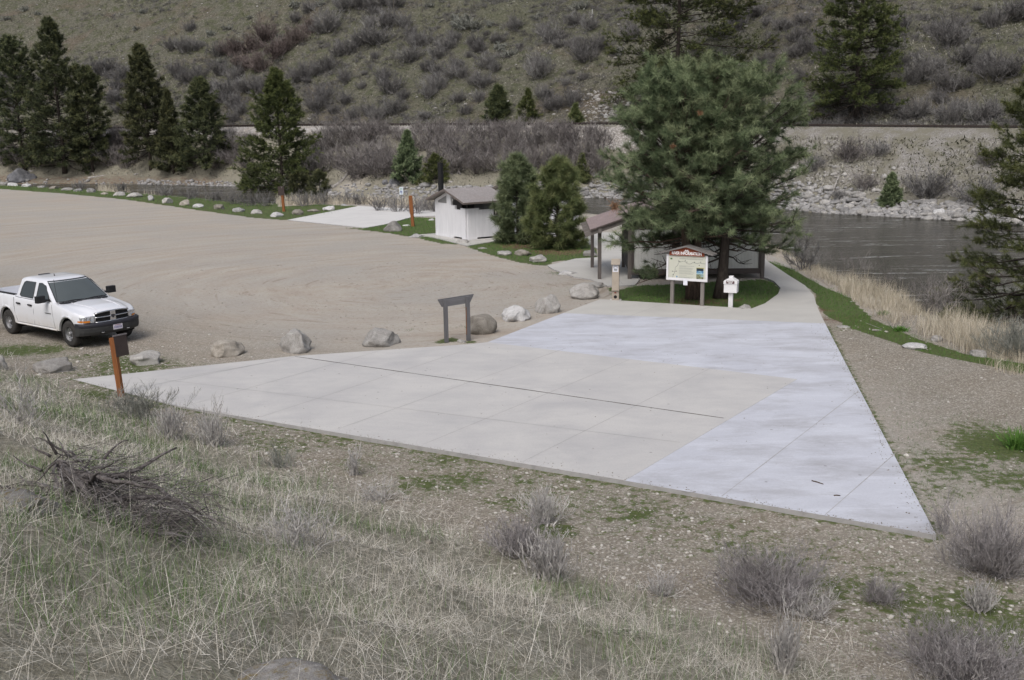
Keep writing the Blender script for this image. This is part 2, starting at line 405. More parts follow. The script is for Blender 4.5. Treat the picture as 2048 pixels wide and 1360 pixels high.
# ------------------------------------------------------------------ regions of the ground
def poly_w(pts):
    return np.array([hit(*p)[:2] for p in pts])
def inside(P, x, y):
    r = np.zeros(x.shape, bool); n = len(P); j = n - 1
    for i in range(n):
        xi, yi = P[i]; xj, yj = P[j]
        c = ((yi > y) != (yj > y)) & (x < (xj - xi) * (y - yi) / (yj - yi + 1e-12) + xi)
        r ^= c; j = i
    return r
LAWNS = {
 'sign': [(1236,606),(1300,611),(1400,616),(1502,622),(1530,611),(1556,592),(1561,580),(1548,566),(1524,559),(1400,566),(1270,572),(1240,580),(1216,574)],
 'toilet_island': [(925,490),(990,484),(1010,479),(1060,475),(1130,474),(1180,489),(1197,502),(1197,516),(1150,519),(1110,523),(1092,531),(1060,529),(1010,518),(960,503)],
 'toilet_left': [(690,456),(728,457),(770,449),(826,434),(868,436),(872,470),(880,478),(905,482),(920,490),(880,487),(830,475),(760,464)],
 'lot_far': [(-260,362),(0,378),(125,387),(250,399),(400,421),(500,435),(575,441),(660,429),(715,412),(640,409),(560,413),(500,405),(400,397),(330,391),(200,382),(100,373),(0,369),(-260,354)],
 'river_side': [(1530,520),(1590,541),(1640,570),(1700,596),(1745,638),(1830,676),(1930,708),(2060,730),(2300,775),(2300,805),(2048,748),(1960,728),(1850,706),(1760,676),(1700,655),(1650,630),(1632,606),(1634,590),(1618,576),(1560,545)],
}
LAWN_W = {k: poly_w(v) for k, v in LAWNS.items()}
MOSS = [  # (px, py, radius m, strength)
 (20,702,1.5,.8),(90,700,1.2,.7),(60,760,1.0,.6),(160,790,1.2,.8),(300,812,.9,.6),(180,745,.8,.45),(300,730,.5,.5),(250,720,.6,.4),(900,680,.32,1.3),(885,684,.25,1.2),(940,684,.3,.8),
 (820,660,.2,.4),(930,655,.3,.5),(1085,625,.4,.4),(1120,546,.9,.55),(1160,590,.5,.5),(1100,575,1.5,.25),(560,890,1.3,.55),(700,930,1.2,.5),(850,970,1.0,.6),(920,960,1.0,.6),(1050,965,.9,.5),(1140,975,.9,.5),
 (870,985,.7,.5),(1270,1030,.35,.8),(1200,1025,.9,.3),(1110,1060,.5,.9),(650,870,.8,.4),(760,905,.7,.4),(1300,1098,.4,.4),(1900,930,1.5,.6),(2010,890,1.5,.85),(1960,860,1.2,.55),(1880,980,1.0,.5),(1840,900,1.0,.42),(2040,960,1.2,.6),(2000,950,1.0,.5),(1800,830,1.6,.22),(1880,1010,.9,.3),
 (1990,960,.9,.6),(1930,860,1.4,.3),(1760,1080,.6,.4),(1820,1120,.7,.4),(1780,770,1.6,.18),(1990,1170,.6,.5),(1760,1290,.7,.35),(1640,1270,.6,.3),(1500,1350,1.2,.5),(450,850,1.0,.5),(520,870,1.0,.5)]
MOSS_W = [(hit(a, b)[:2], r, s) for a, b, r, s in MOSS]
PAD_EDGE = [plane(*p)[:2] for p in ((147,765),(360,820),(1250,970),(1872,1080),(1650,652))]
def seg_dist(x, y, a, b):
    ax, ay = a; bx, by = b; dx, dy = bx - ax, by - ay
    k = np.clip(((x - ax) * dx + (y - ay) * dy) / (dx * dx + dy * dy), 0, 1)
    return np.hypot(x - ax - k * dx, y - ay - k * dy)
def zones(x, y):
    t = np.clip(x / np.maximum(y, 4.0), -1.2, 1.2); b, w, r = yb(t), yw(t), yr(t)
    R = np.zeros_like(x); G = np.zeros_like(x); B = np.zeros_like(x)
    for P in LAWN_W.values(): R = np.maximum(R, inside(P, x, y) * 1.0)
    for (c, rad, s) in MOSS_W: R = np.maximum(R, s * np.exp(-((x - c[0]) ** 2 + (y - c[1]) ** 2) / rad ** 2))
    for i in range(4): R = np.maximum(R, .62 * np.exp(-(seg_dist(x, y, PAD_EDGE[i], PAD_EDGE[i+1]) / .22) ** 2))
    d = hill_d(x, y); nearf = (y < 60)
    G = np.maximum(G, np.clip((d + .3) / 1.2, 0, 1) * nearf)
    G = np.maximum(G, np.clip((y - b + 1.5) / 2.5, 0, 1))
    B = np.clip(1.25 - np.abs(d + 1.6) / 6.0, 0, 1) * nearf
    pd = np.minimum.reduce([seg_dist(x, y, PAD_EDGE[i], PAD_EDGE[i+1]) for i in range(4)])
    B = np.maximum(B, np.clip((x - 6) / 4, 0, 1) * (y < b) * (y < 33))
    R = np.where(G > .6, R * .5, R)
    R = np.where((y > b + 2.5), 0, R)
    strip = np.clip(1.1 - np.abs(d + 2.2) / 3.2, 0, 1) * nearf * (pd < 3.6) * .66 * (fbm(x * .8, y * .8, 15, 3) + .35)
    R = np.where((G < .6) & (y < 30), np.maximum(R, strip), R)
    R = np.maximum(R, .52 * np.clip(1.2 - seg_dist(x, y, PAD_EDGE[2], PAD_EDGE[4]) / 2.6, 0, 1) * (x > 6) * (y < 31) * (fbm(x * .9, y * .9, 16, 3) + .3) * (G < .6))
    return np.stack([R, G, B], -1)
NEEDLES = [(hit(1395, 604)[:2], 1.5, .8), (hit(1450, 600)[:2], 1.1, .7), (hit(1040, 492)[:2], 1.8, .9), (hit(1118, 503)[:2], 2.0, .9), (hit(1160, 556)[:2], 1.2, .55), (hit(1120, 570)[:2], 1.8, .45), (hit(1640, 620)[:2], .8, .7), (hit(1660, 640)[:2], 1.0, .6)]
def zones2(x, y):
    t = np.clip(x / np.maximum(y, 4.0), -1.2, 1.2); b, w, r = yb(t), yw(t), yr(t); far_ = (y > w - 1)
    R = np.zeros_like(x)
    for c, rad, s in NEEDLES: R = np.maximum(R, s * np.exp(-((x - c[0]) ** 2 + (y - c[1]) ** 2) / rad ** 2))
    R = np.maximum(R, far_ * np.clip((-.25 - t) / .04, 0, 1) * np.clip(1.0 - (y - w - 3) / 8, 0, 1) * .55)
    G = far_ * np.clip((t - .20) / .06, 0, 1) * np.clip((y - w - 3) / 3, 0, 1)
    G = np.maximum(G, far_ * np.clip((y - r + 6) / 2.5, 0, 1) * .9)
    s1 = hit(705, 368)[:2]; B = far_ * .8 * np.exp(-(((x - s1[0]) / 2.6) ** 2 + ((y - s1[1]) / 3.5) ** 2)) * (vnoise(x * 1.5, y * 1.5, 6) > .3)
    return np.stack([R, G, B], -1)

# ------------------------------------------------------------------ ground, water, hillside
M_GROUND = m_ground(); M_HILL = m_hill(); M_WATER = m_water(); M_BALLAST = m_ballast()
def build_ground():
    co, qs, base = [], [], 0
    xs = np.arange(-34, 34.01, .16); ys = np.arange(-9, 20.2, .16); X, Y = np.meshgrid(xs, ys)
    Z = zfun(X, Y); c, q = grid_mesh('g', X, Y, Z, None); co.append(c); qs.append(q + base); base += len(c)
    ts = np.linspace(-1.15, 1.15, 560)
    knots = [(lambda t: np.full_like(t, 20.0)), yb, lambda t: yb(t) + np.minimum(11., (yw(t) - yb(t)) * .45), lambda t: yw(t) - 4, yw, lambda t: yw(t) + 5.5, lambda t: yr(t) - 3.0, lambda t: yr(t) - 1.4]
    cnt = [230, 14, 6, 4, 12, 26, 6]
    rows = []
    for i, n in enumerate(cnt):
        a, b = knots[i](ts), knots[i+1](ts)
        for k in range(n):
            f = k / n
            if i == 0: f = (np.exp(f * 1.6) - 1) / (math.exp(1.6) - 1)
            rows.append(a + (b - a) * f)
    rows.append(knots[-1](ts))
    Y = np.array(rows); X = Y * ts[None, :]; Z = zfun(X, Y)
    c, q = grid_mesh('g', X, Y, Z, None); co.append(c); qs.append(q + base)
    co = np.concatenate(co); qs = np.concatenate(qs)
    # little lumps in the loose gravel
    lump = (fbm(co[:, 0] * 3.1, co[:, 1] * 3.1, 31, 3) - .44) * .022
    co[:, 2] += np.where((co[:, 1] < 60), lump, 0)
    me = mesh_from('ground', co, qs, M_GROUND, {'zone': zones(co[:, 0].astype(float), co[:, 1].astype(float)), 'zone2': zones2(co[:, 0].astype(float), co[:, 1].astype(float))})
    return tag(link(bpy.data.objects.new('ground', me)), kind='structure')
build_ground()
def build_hill():
    ts = np.linspace(-1.15, 1.15, 420); a = yr(ts) + 1.4
    offs = np.concatenate([np.linspace(0, 2.4, 4), np.linspace(3, 70, 110), np.linspace(72, 240, 50)])
    Y = a[None, :] + offs[:, None]; X = Y * ts[None, :]; Z = zfun(X, Y)
    t = X / Y; hd = Y - yr(t)
    px = 1024 + FOC * t
    soil = np.exp(-((px - 690) / 60) ** 2) * np.exp(-((hd - 5) / 5.0) ** 2) + .7 * np.exp(-((px - 1200) / 60) ** 2) * np.exp(-((hd - 6) / 6.0) ** 2) + .6 * np.exp(-((px - 1590) / 40) ** 2) * np.exp(-((hd - 7) / 6.0) ** 2)
    grn = np.exp(-((px - 1130) / 190) ** 2) * np.clip((hd - 24) / 8, 0, 1) + .8 * np.exp(-((px - 1620) / 60) ** 2) * np.exp(-((hd - 2) / 3.0) ** 2) + .6 * np.clip((px - 1750) / 200, 0, 1) + .5 * np.exp(-((px - 860) / 190) ** 2)
    z3 = np.stack([np.clip(soil, 0, 1), np.clip(grn, 0, 1), np.zeros_like(soil)], -1).reshape(-1, 3)
    co, q = grid_mesh('h', X, Y, Z, None)
    return tag(link(bpy.data.objects.new('hillside', mesh_from('hillside', co, q, M_HILL, {'zone': z3}))), kind='structure')
build_hill()
def build_water():
    ts = np.linspace(-1.15, 1.15, 120); rows = []
    for k in range(14): rows.append((yb(ts) + 2) + (yw(ts) + 1.5 - yb(ts) - 2) * k / 13)
    Y = np.array(rows); X = Y * ts; Z = np.full_like(X, -2.5)
    co, q = grid_mesh('w', X, Y, Z, None)
    return tag(link(bpy.data.objects.new('river', mesh_from('river', co, q, M_WATER))), kind='structure')
build_water()
# ballast bed and track along the foot of the hill
def rail_frame(t):
    y = float(yr(t)); p = np.array([t * y, y, float(zr(t))]); e = .004
    y2 = float(yr(t + e)); p2 = np.array([(t + e) * y2, y2, float(zr(t + e))]); d = p2 - p; d /= np.linalg.norm(d)
    nrm = np.array([-d[1], d[0], 0]); nrm /= np.linalg.norm(nrm)
    return p, d, nrm                                        # nrm points away from the camera
TS = np.linspace(-1.1, .80, 420)
RF = [rail_frame(t) for t in TS]
ball = MB()
prof = [(-4.7, -5.0), (-3.9, -2.6), (-2.8, -.78), (-1.65, -.22), (-1.40, -.12), (1.45, -.06), (1.75, -.18), (2.6, -.45)]
ball.grid([[tuple(p + n * a + np.array([0, 0, h + (.07 * (vnoise(i * .9, k * 3.3, 2) - .5) if 1 < k < 7 else 0)])) for k, (a, h) in enumerate(prof)] for i, (p, d, n) in enumerate(RF)])
tag(ball.build('ballast', M_BALLAST, smooth=False, fix=False), kind='structure')
M_RAIL = plain('rusty_rail_steel', (.045, .034, .030), .7, .3, .2); M_TIE = wood('creosoted_timber', (.028, .024, .022), 'x')
trk = thing('railway_track', 'single railway track on pale ballast along the foot of the hillside', 'railway track')
for off in (-.72, .72):
    rb = MB(); rw = [(-.035, 0), (.035, 0), (.035, .20), (-.035, .20)]
    rb.grid([[tuple(p + n * (off + a) + np.array([0, 0, .06 + h])) for a, h in rw] for p, d, n in RF], close=True)
    rb.build('rail', M_RAIL, trk)
# sleepers every 0.55 m
L_ = np.concatenate([[0], np.cumsum([np.linalg.norm(RF[i+1][0] - RF[i][0]) for i in range(len(RF) - 1)])])
tie_me = None; far = MB(); tie_pos = []
for s in np.arange(0.5, L_[-1] - .5, .56):
    t = float(np.interp(s, L_, TS)); tie_pos.append((t, *rail_frame(t)))
front = sorted([q for q in tie_pos if -.56 < q[0] < .60], key=lambda q: q[1][1])[:100]
ids = {id(q) for q in front}
tb = MB().box((0, 0, 0), (.25, 2.7, .22)); tie0 = tb.build('tie', M_TIE, trk, bevel=0)
for i, q in enumerate(front):
    o = tie0 if i == 0 else link(bpy.data.objects.new('tie', tie0.data), trk)
    t, p, d, n = q; o.location = tuple(p + np.array([0, 0, -.01]) + n * rnd.uniform(-.05, .05)); o.rotation_euler = (0, 0, math.atan2(d[1], d[0]) + rnd.uniform(-.02, .02))
for q in tie_pos:
    if id(q) in ids: continue
    t, p, d, n = q; far.box(tuple(p + np.array([0, 0, -.02])), (.24, 2.6, .17), (0, 0, math.atan2(d[1], d[0])))
tag(far.build('distant_ties', M_TIE, trk, fix=False), kind='stuff')

# ------------------------------------------------------------------ concrete
M_BEIGE = m_concrete('beige_concrete', (.525, .508, .49), (.455, .442, .436), (.375, .367, .375))
M_LAV = m_concrete('sealed_blue_grey_concrete', (.535, .545, .595), (.475, .482, .53), (.365, .36, .38), .6)
M_WALK = m_concrete('pale_walk_concrete', (.50, .485, .455), (.45, .435, .41), (.41, .395, .375))
M_FARPAD = m_concrete('white_concrete', (.62, .605, .585), (.57, .555, .54), (.52, .505, .49))
M_JOINT = plain('concrete_joint', (.36, .35, .345), .95, .1); M_DIRT = plain('dirt_filled_joint', (.085, .078, .062), .95, .1, var=.4, scale=20)
def slab(name, pix, mat, top=.055, thick=.16, z0=0.0, joints=(), dark=(), lip=None):
    P = [plane(*p, z0)[:2] for p in pix]
    b = MB(); b.prism([tuple(p) for p in P], z0 + top - thick, z0 + top); b.mi[2:] = [1] * (len(b.mi) - 2)
    for grp, mi, wd in ((joints, 1, .013), (dark, 2, .026)):
        for a, c in grp:
            A = plane(*a, z0)[:2]; C = plane(*c, z0)[:2]; d = (C - A) / np.linalg.norm(C - A); n = np.array([-d[1], d[0]])
            b.cur = mi; m = max(2, int(np.linalg.norm(C - A) / .6)); rows = []
            for k in range(m + 1):
                p = A + (C - A) * k / m; h = wd * (.6 + .9 * vnoise(k * 1.3, float(A[0]) * 7, 3)) / 2 * (1.0 if mi == 1 else 1.2)
                rows.append([(*(p + n * h), z0 + top + .003), (*(p - n * h), z0 + top + .003)])
            b.grid(rows)
    o = b.build(name, [mat, M_JOINT, M_DIRT], fix=True); 
    return tag(o, kind='structure')
slab('concrete_pad', [(147,765),(360,820),(1250,970),(1594,765),(975,690),(940,694),(590,718)], M_BEIGE, .088,
     joints=[((360,762),(560,727)),((676,866),(1132,702)),((847,897),(1258,726)),((1046,932),(1419,744)),((520,842),(960,697)),((362,822),(780,702)),((240,790),(590,720)),
             ((330,766),(1360,893))], dark=[((590,719),(1447,844))])
slab('sealed_pavement', [(975,690),(1594,765),(1706,762),(1650,652),(1126,631)], M_LAV, .084, joints=[((1300,667),(1258,723)),((1480,671),(1440,741))][:0])
slab('sealed_pavement', [(1594,765),(1250,970),(1872,1080),(1706,762)], M_LAV, .084, joints=[((1443,1002),(1715,790)),((1649,1040),(1790,915))])
slab('path', [(1126,631),(1650,652),(1640,632),(1632,612),(1502,622),(1200,603)], M_WALK, .086, joints=[((1330,611),(1262,636)),((1426,617),(1352,640))])
slab('path', [(1502,622),(1632,612),(1627,594),(1610,575),(1575,553),(1537,527),(1524,515),(1505,520),(1526,557),(1548,566),(1561,580),(1556,592),(1530,611)], M_WALK, .082, joints=[((1562,582),(1622,588)),((1540,562),(1590,563))])
slab('pavement', [(1095,533),(1150,519),(1199,516),(1196,500),(1178,488),(1128,474),(1150,466),(1240,466),(1280,560),(1270,572),(1216,574),(1180,560),(1150,556),(1120,545)], M_WALK, .045, joints=[((1200,517),(1262,518)),((1202,520),(1245,570)),((1150,522),(1240,540))])
slab('pavement', [(1095,533),(1120,545),(1108,541)], M_WALK, .044)
slab('pavement', [(866,476),(935,493),(1010,480),(1060,470),(1128,474),(1150,466),(1100,458),(900,460)], M_WALK, .043)
slab('concrete_pad', [(575,441),(730,457),(770,450),(828,434),(872,433),(885,428),(885,422),(718,413)], M_FARPAD, .05, joints=[((650,449),(800,418))])
# ------------------------------------------------------------------ vegetation generators
def nrm(v): return v / (np.linalg.norm(v, axis=-1, keepdims=True) + 1e-9)
def ribbons(A, B, wa, wb, rng):
    """quads along segments A->B, (n,3); widths wa, wb"""
    d = B - A; r = rng.normal(size=A.shape); s = nrm(np.cross(d, r))
    wa = np.broadcast_to(np.asarray(wa, float).reshape(-1, 1), (len(A), 1)); wb = np.broadcast_to(np.asarray(wb, float).reshape(-1, 1), (len(A), 1))
    return np.stack([A - s * wa / 2, A + s * wa / 2, B + s * wb / 2, B - s * wb / 2], 1)
def blades(P, h, az, lean, w, rng, droop=.5, nseg=2):
    """bent grass blades: P (n,3) roots, h length, az lean heading, lean 0..1"""
    n = len(P); dirh = np.stack([np.cos(az), np.sin(az), np.zeros(n)], -1); side = np.stack([-np.sin(az), np.cos(az), np.zeros(n)], -1)
    tw = rng.uniform(0, PI, n)[:, None]; side = nrm(side * np.cos(tw) + np.cross(dirh, side) * np.sin(tw) * .6 + dirh * np.sin(tw) * .4)
    out = []; prev = P; pw = w
    for k in range(nseg):
        f = (k + 1) / nseg; le = lean * (1 + droop * k); le = np.clip(le, 0, 1.45)
        d = dirh * np.sin(le)[:, None] + np.array([0, 0, 1.0]) * np.cos(le)[:, None]
        nx = prev + d * (h / nseg)[:, None]; nw = w * (1 - f * .85)
        out.append(np.stack([prev - side * pw[:, None] / 2, prev + side * pw[:, None] / 2, nx + side * nw[:, None] / 2, nx - side * nw[:, None] / 2], 1))
        prev = nx; pw = nw
    return np.concatenate(out), nseg

def pine(seed, H, R, base=.12, nb=70, sub=9, nlen=.2, nw=.012, nn=26, prof='round', up=.5, trunk_r=None, lean=(0, 0), clump=.55, droop=.0, spread=.9, gap=0.0, dead=0, keep=None, twig=1.0):
    rng = np.random.default_rng(seed); tr = trunk_r or H * .017
    wood_ = MB(); nseg = 9; tp = []
    for i in range(nseg + 1):
        f = i / nseg; tp.append((lean[0] * H * f + .012 * H * math.sin(f * 5 + seed) * f, lean[1] * H * f + .012 * H * math.cos(f * 4 + seed) * f, H * .97 * f))
    wood_.tube(tp, [tr * (1.35 if i == 0 else 1) * (1 - .93 * i / nseg) + .008 for i in range(nseg + 1)], 9)
    tpa = np.array(tp)
    def axis(f): return np.array([np.interp(f, np.linspace(0, 1, nseg + 1), tpa[:, k]) for k in range(3)])
    C, D, S_, TP = [], [], [], []
    segA, segB, segW = [], [], []
    ga = 0.0
    for i in range(nb + dead):
        isdead = i >= nb
        u = (i + rng.uniform(0, 1)) / nb if not isdead else rng.uniform(-.5, .06)
        hf = base + (1 - base) * u if not isdead else max(.05, base * (1 + u * 1.4))
        ga += 2.4 + rng.normal() * .35
        if prof == 'round': L = R * (math.sqrt(max(0, 1 - abs((u - .30) / .74) ** 2.3)) if u > .30 else (.80 + .20 * u / .30))
        elif prof == 'ball': L = R * (math.sqrt(max(0, 1 - abs((u - .42) / .62) ** 2.6)) if u > .42 else (.74 + .26 * u / .42))
        elif prof == 'egg': L = R * (math.sqrt(max(0, 1 - abs((u - .26) / .80) ** 1.9)) if u > .26 else (.82 + .18 * u / .26))
        elif prof == 'cone': L = R * (1.02 - u) ** .82 * (.85 + .15 * min(1, u / .12))
        elif prof == 'open': L = R * (math.sqrt(max(0, 1 - abs((u - .35) / .68) ** 2.2))) * rng.uniform(.55, 1.1)
        elif prof == 'ragged': L = R * (1.03 - u) ** .75 * rng.uniform(.6, 1.15)
        else: L = R * (1.03 - u) ** .62
        L *= rng.uniform(.72, 1.1)
        if isdead: L = R * rng.uniform(.35, .8)
        if L < nlen * .7: L = nlen * .7
        if gap and rng.random() < gap: continue
        a = axis(hf); el = R_(-22 if prof == 'ball' else -14) * (1 - u) + R_(58) * u * up * 1.6 + rng.normal() * .10 - droop * (1 - u)
        hd = np.array([math.cos(ga), math.sin(ga), 0]); pts = []
        for k in range(6):
            f = k / 5; e = el + (.55 * up * f * f * ((.25 + .75 * u) if prof == 'ball' else 1) if not isdead else -.3 * f)
            if k == 0: p = a
            else: p = pts[-1] + (hd * math.cos(e) + np.array([0, 0, math.sin(e)])) * (L / 5)
            pts.append(p + (rng.normal(size=3) * L * .018 if k else 0))
        if keep is not None and hd[1] < .1 and not keep(np.array(pts[-1:]))[0]: continue
        br = max(.012, tr * .30 * (L / R) * (1 - .6 * u)) * twig
        wood_.tube([tuple(p) for p in pts], [br * (1 - .8 * k / 5) for k in range(6)], 4, cap=False)
        pts = np.array(pts)
        if isdead:
            for k in range(8):
                f = rng.uniform(.3, 1); p = np.array([np.interp(f, np.linspace(0, 1, 6), pts[:, j]) for j in range(3)])
                q = p + (rng.normal(size=3) * .5 + hd * .4 - np.array([0, 0, .5])) * L * .25
                segA.append(p); segB.append(q); segW.append(br * .5)
            continue
        ns = max(3, int(sub * (.45 + .75 * L / R)))
        for k in range(ns):
            f = 1.0 if k == 0 else rng.uniform(.25, 1.0) ** .8
            p = np.array([np.interp(f, np.linspace(0, 1, 6), pts[:, j]) for j in range(3)])
            if k == 0: d = nrm(pts[-1] - pts[-2]); q = p + d * nlen * .4
            else:
                sd = np.cross(hd, [0, 0, 1]) * (1 if rng.random() < .5 else -1)
                d = nrm(hd * rng.uniform(.25, .9) + sd * rng.uniform(.2, 1.0) * spread + np.array([0, 0, rng.uniform(-.15, .75) * (.5 + up)]))
                q = p + d * L * rng.uniform(.12, .34) * (1.15 - .5 * f) + d * nlen * .3
                segA.append(p); segB.append(q); segW.append(max(.006, br * .35))
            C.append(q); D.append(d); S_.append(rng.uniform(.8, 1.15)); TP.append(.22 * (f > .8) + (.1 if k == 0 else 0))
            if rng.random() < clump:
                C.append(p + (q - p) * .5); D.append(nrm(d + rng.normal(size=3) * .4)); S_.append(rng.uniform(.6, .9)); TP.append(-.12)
    top = axis(.985); C.append(top); D.append(np.array([0, 0, 1.0])); S_.append(1.1); TP.append(.3)
    C, D, S_, TP = np.array(C), np.array(D), np.array(S_), np.array(TP)
    if keep is not None:
        k = keep(C); C, D, S_, TP = C[k], D[k], S_[k], TP[k]
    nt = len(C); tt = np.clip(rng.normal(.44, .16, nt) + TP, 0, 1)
    Ci = np.repeat(C, nn, 0); Di = np.repeat(D, nn, 0); Si = np.repeat(S_, nn)
    m = len(Ci); b = Ci - Di * (rng.uniform(0, .9, m) * nlen * Si)[:, None]
    nd = nrm(Di * rng.uniform(.3, 1.3, m)[:, None] + nrm(rng.normal(size=(m, 3))) * .95)
    e = b + nd * (nlen * Si * rng.uniform(.7, 1.1, m))[:, None]
    s = nrm(np.cross(nd, rng.normal(size=(m, 3)))) * (nw / 2)
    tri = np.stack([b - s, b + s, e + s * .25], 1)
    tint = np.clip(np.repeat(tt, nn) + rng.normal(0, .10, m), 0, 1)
    if segA: seg = ribbons(np.array(segA), np.array(segB), np.array(segW) * 2, np.array(segW), rng)
    else: seg = np.zeros((0, 4, 3))
    wv, wf = wood_.v, wood_.f; n0 = len(wv)
    for k, q4 in enumerate(seg): wv += [tuple(p) for p in q4]; wf.append([n0 + 4 * k + j for j in range(4)]); wood_.mi.append(0)
    return tri, tint, wood_
def pine_tree(name, label, cat, loc, args, mneedle, mbark, rz=0, group=None, extra=None):
    t = thing(name, label, cat, loc, rz, group); tri, tint, w = pine(**args)
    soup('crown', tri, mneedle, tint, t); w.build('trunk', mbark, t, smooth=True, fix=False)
    return t

def shrub_mesh(name, seed, R, H, stems, mat, kids=(5, 5), w=.012, curve=.35, spread=1.0, kidlen=.5, tw=(.35, .75), up=.25, tuft=None):
    rng = np.random.default_rng(seed); n = stems
    az = rng.uniform(0, 2 * PI, n); el = np.arccos(np.clip(rng.uniform(0, 1, n) ** .75 * spread, 0, .97))
    el = PI / 2 - np.clip(rng.uniform(0, 1, n) ** .6 * spread, 0, 1) * R_(72)
    d0 = np.stack([np.cos(az) * np.cos(el), np.sin(az) * np.cos(el), np.sin(el)], -1)
    # reach an ellipsoid of half width R and height H
    reach = 1 / np.sqrt((d0[:, 0] ** 2 + d0[:, 1] ** 2) / R ** 2 + d0[:, 2] ** 2 / H ** 2) * rng.uniform(.6, 1.05, n)
    root = rng.normal(size=(n, 3)) * np.array([R, R, 0]) * .14
    polys, tint = [], []
    def level(root, d, L, wid, kids, lev, tn):
        m = len(root); pts = [root]; dd = d.copy(); segs = 4 if lev == 0 else 3
        for k in range(segs):
            dd = nrm(dd + rng.normal(size=(m, 3)) * curve * .45 + np.array([0, 0, up * .22])); pts.append(pts[-1] + dd * (L / segs)[:, None])
        for k in range(segs):
            a, b = 1 - .75 * k / segs, 1 - .75 * (k + 1) / segs
            polys.append(ribbons(pts[k], pts[k+1], wid * a, wid * b, rng)); tint.append(tn)
        if lev < len(kids):
            kn = kids[lev]; K = np.repeat(np.arange(m), kn); f = rng.uniform(.22, 1.0, len(K)) * segs; i0 = np.minimum(f.astype(int), segs - 1); fr = (f - i0)[:, None]
            PP = np.stack(pts, 1); r2 = PP[K, i0] * (1 - fr) + PP[K, i0 + 1] * fr; dl = nrm(PP[K, i0 + 1] - PP[K, i0])
            d2 = nrm(dl + nrm(rng.normal(size=(len(K), 3))) * rng.uniform(.5, 1.1, len(K))[:, None] + np.array([0, 0, up]))
            level(r2, d2, L[K] * kidlen * rng.uniform(.5, 1.1, len(K)), wid[K] * .62, kids, lev + 1, np.clip(tn[K] + rng.normal(0, .08, len(K)), 0, 1))
    level(root, d0, reach / (1 + kidlen * .35), np.full(n, w) * rng.uniform(.7, 1.3, n), kids, 0, np.clip(rng.normal(.5, .2, n), 0, 1))
    P = np.concatenate(polys); T = np.concatenate(tint)
    P[:, :, 2] = np.maximum(P[:, :, 2], -.02 * H)
    return soup_mesh(name, P, mat, T)

# needle, twig, grass and bark materials
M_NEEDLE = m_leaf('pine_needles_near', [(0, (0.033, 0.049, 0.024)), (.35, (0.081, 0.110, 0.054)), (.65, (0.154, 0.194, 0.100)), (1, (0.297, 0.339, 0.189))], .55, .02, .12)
M_NEEDLE_Y = m_leaf('pine_needles_yellow_green', [(0, (0.040, 0.055, 0.023)), (.35, (0.092, 0.117, 0.046)), (.7, (0.149, 0.178, 0.071)), (1, (0.265, 0.276, 0.127))], .55, .02, .15)
M_NEEDLE_D = m_leaf('pine_needles_dark', [(0, (0.026, 0.035, 0.019)), (.4, (0.057, 0.068, 0.034)), (.7, (0.096, 0.107, 0.048)), (1, (0.156, 0.160, 0.072))], .6, .03, .25)
M_NEEDLE_O = m_leaf('pine_needles_olive', [(0, (0.030, 0.039, 0.017)), (.4, (0.063, 0.077, 0.028)), (.7, (0.101, 0.117, 0.039)), (1, (0.149, 0.161, 0.056))], .6, .02, .2)
M_TWIG_G = m_leaf('grey_bare_twigs', [(0, (0.088, 0.083, 0.081)), (.5, (0.172, 0.163, 0.158)), (1, (0.290, 0.282, 0.273))], .9, .02, .4)
M_TWIG_M = m_leaf('mauve_grey_willow_twigs', [(0, (.092, .080, .076)), (.5, (.190, .172, .165)), (1, (.33, .305, .295))], .9, .03, .4)
M_TWIG_R = m_leaf('reddish_bare_twigs', [(0, (.085, .066, .060)), (.5, (.165, .132, .122)), (1, (.26, .215, .20))], .9, .02, .3)
M_TWIG_P = m_leaf('pale_dead_stems', [(0, (.28, .265, .25)), (.5, (.42, .40, .385)), (1, (.58, .56, .54))], .9, .01, .2)
M_TWIG_N = m_leaf('near_grey_twigs', [(0, (0.128, 0.116, 0.114)), (.5, (0.255, 0.235, 0.234)), (1, (0.408, 0.386, 0.387))], .9, .01, .1)
M_SAGE = m_leaf('sagebrush_grey_green', [(0, (.13, .13, .12)), (.5, (.225, .23, .20)), (1, (.34, .34, .31))], .9, .02, .2)
M_DRY = m_leaf('dry_grass_blades', [(0, (0.242, 0.217, 0.174)), (.4, (0.418, 0.385, 0.325)), (.7, (0.550, 0.517, 0.459)), (1, (0.726, 0.693, 0.627))], .8, .0, .1)
M_STRAW = m_leaf('golden_straw', [(0, (.27, .225, .155)), (.5, (.47, .415, .32)), (1, (.68, .62, .52))], .8, .0, .1)
M_GREEN = m_leaf('green_grass_blades', [(0, (.050, .092, .026)), (.5, (.095, .170, .045)), (.85, (.15, .24, .075)), (1, (.25, .26, .13))], .65, .0, .1)
M_LAWN = m_leaf('lawn_blades', [(0, (.038, .098, .015)), (.5, (.080, .185, .030)), (.85, (.13, .235, .05)), (1, (.23, .25, .10))], .65, .0, .1)
M_HGRASS = m_leaf('hillside_grass_tufts', [(0, (.070, .074, .040)), (.25, (.108, .106, .072)), (.5, (.185, .176, .140)), (1, (.36, .345, .29))], .9, .0, .1)
M_BARK = m_bark('pine_bark', (.035, .027, .022), (.085, .064, .052), (.155, .105, .075))
M_BARK_D = m_bark('dark_pine_bark', (.030, .025, .022), (.060, .050, .044), (.10, .085, .072))

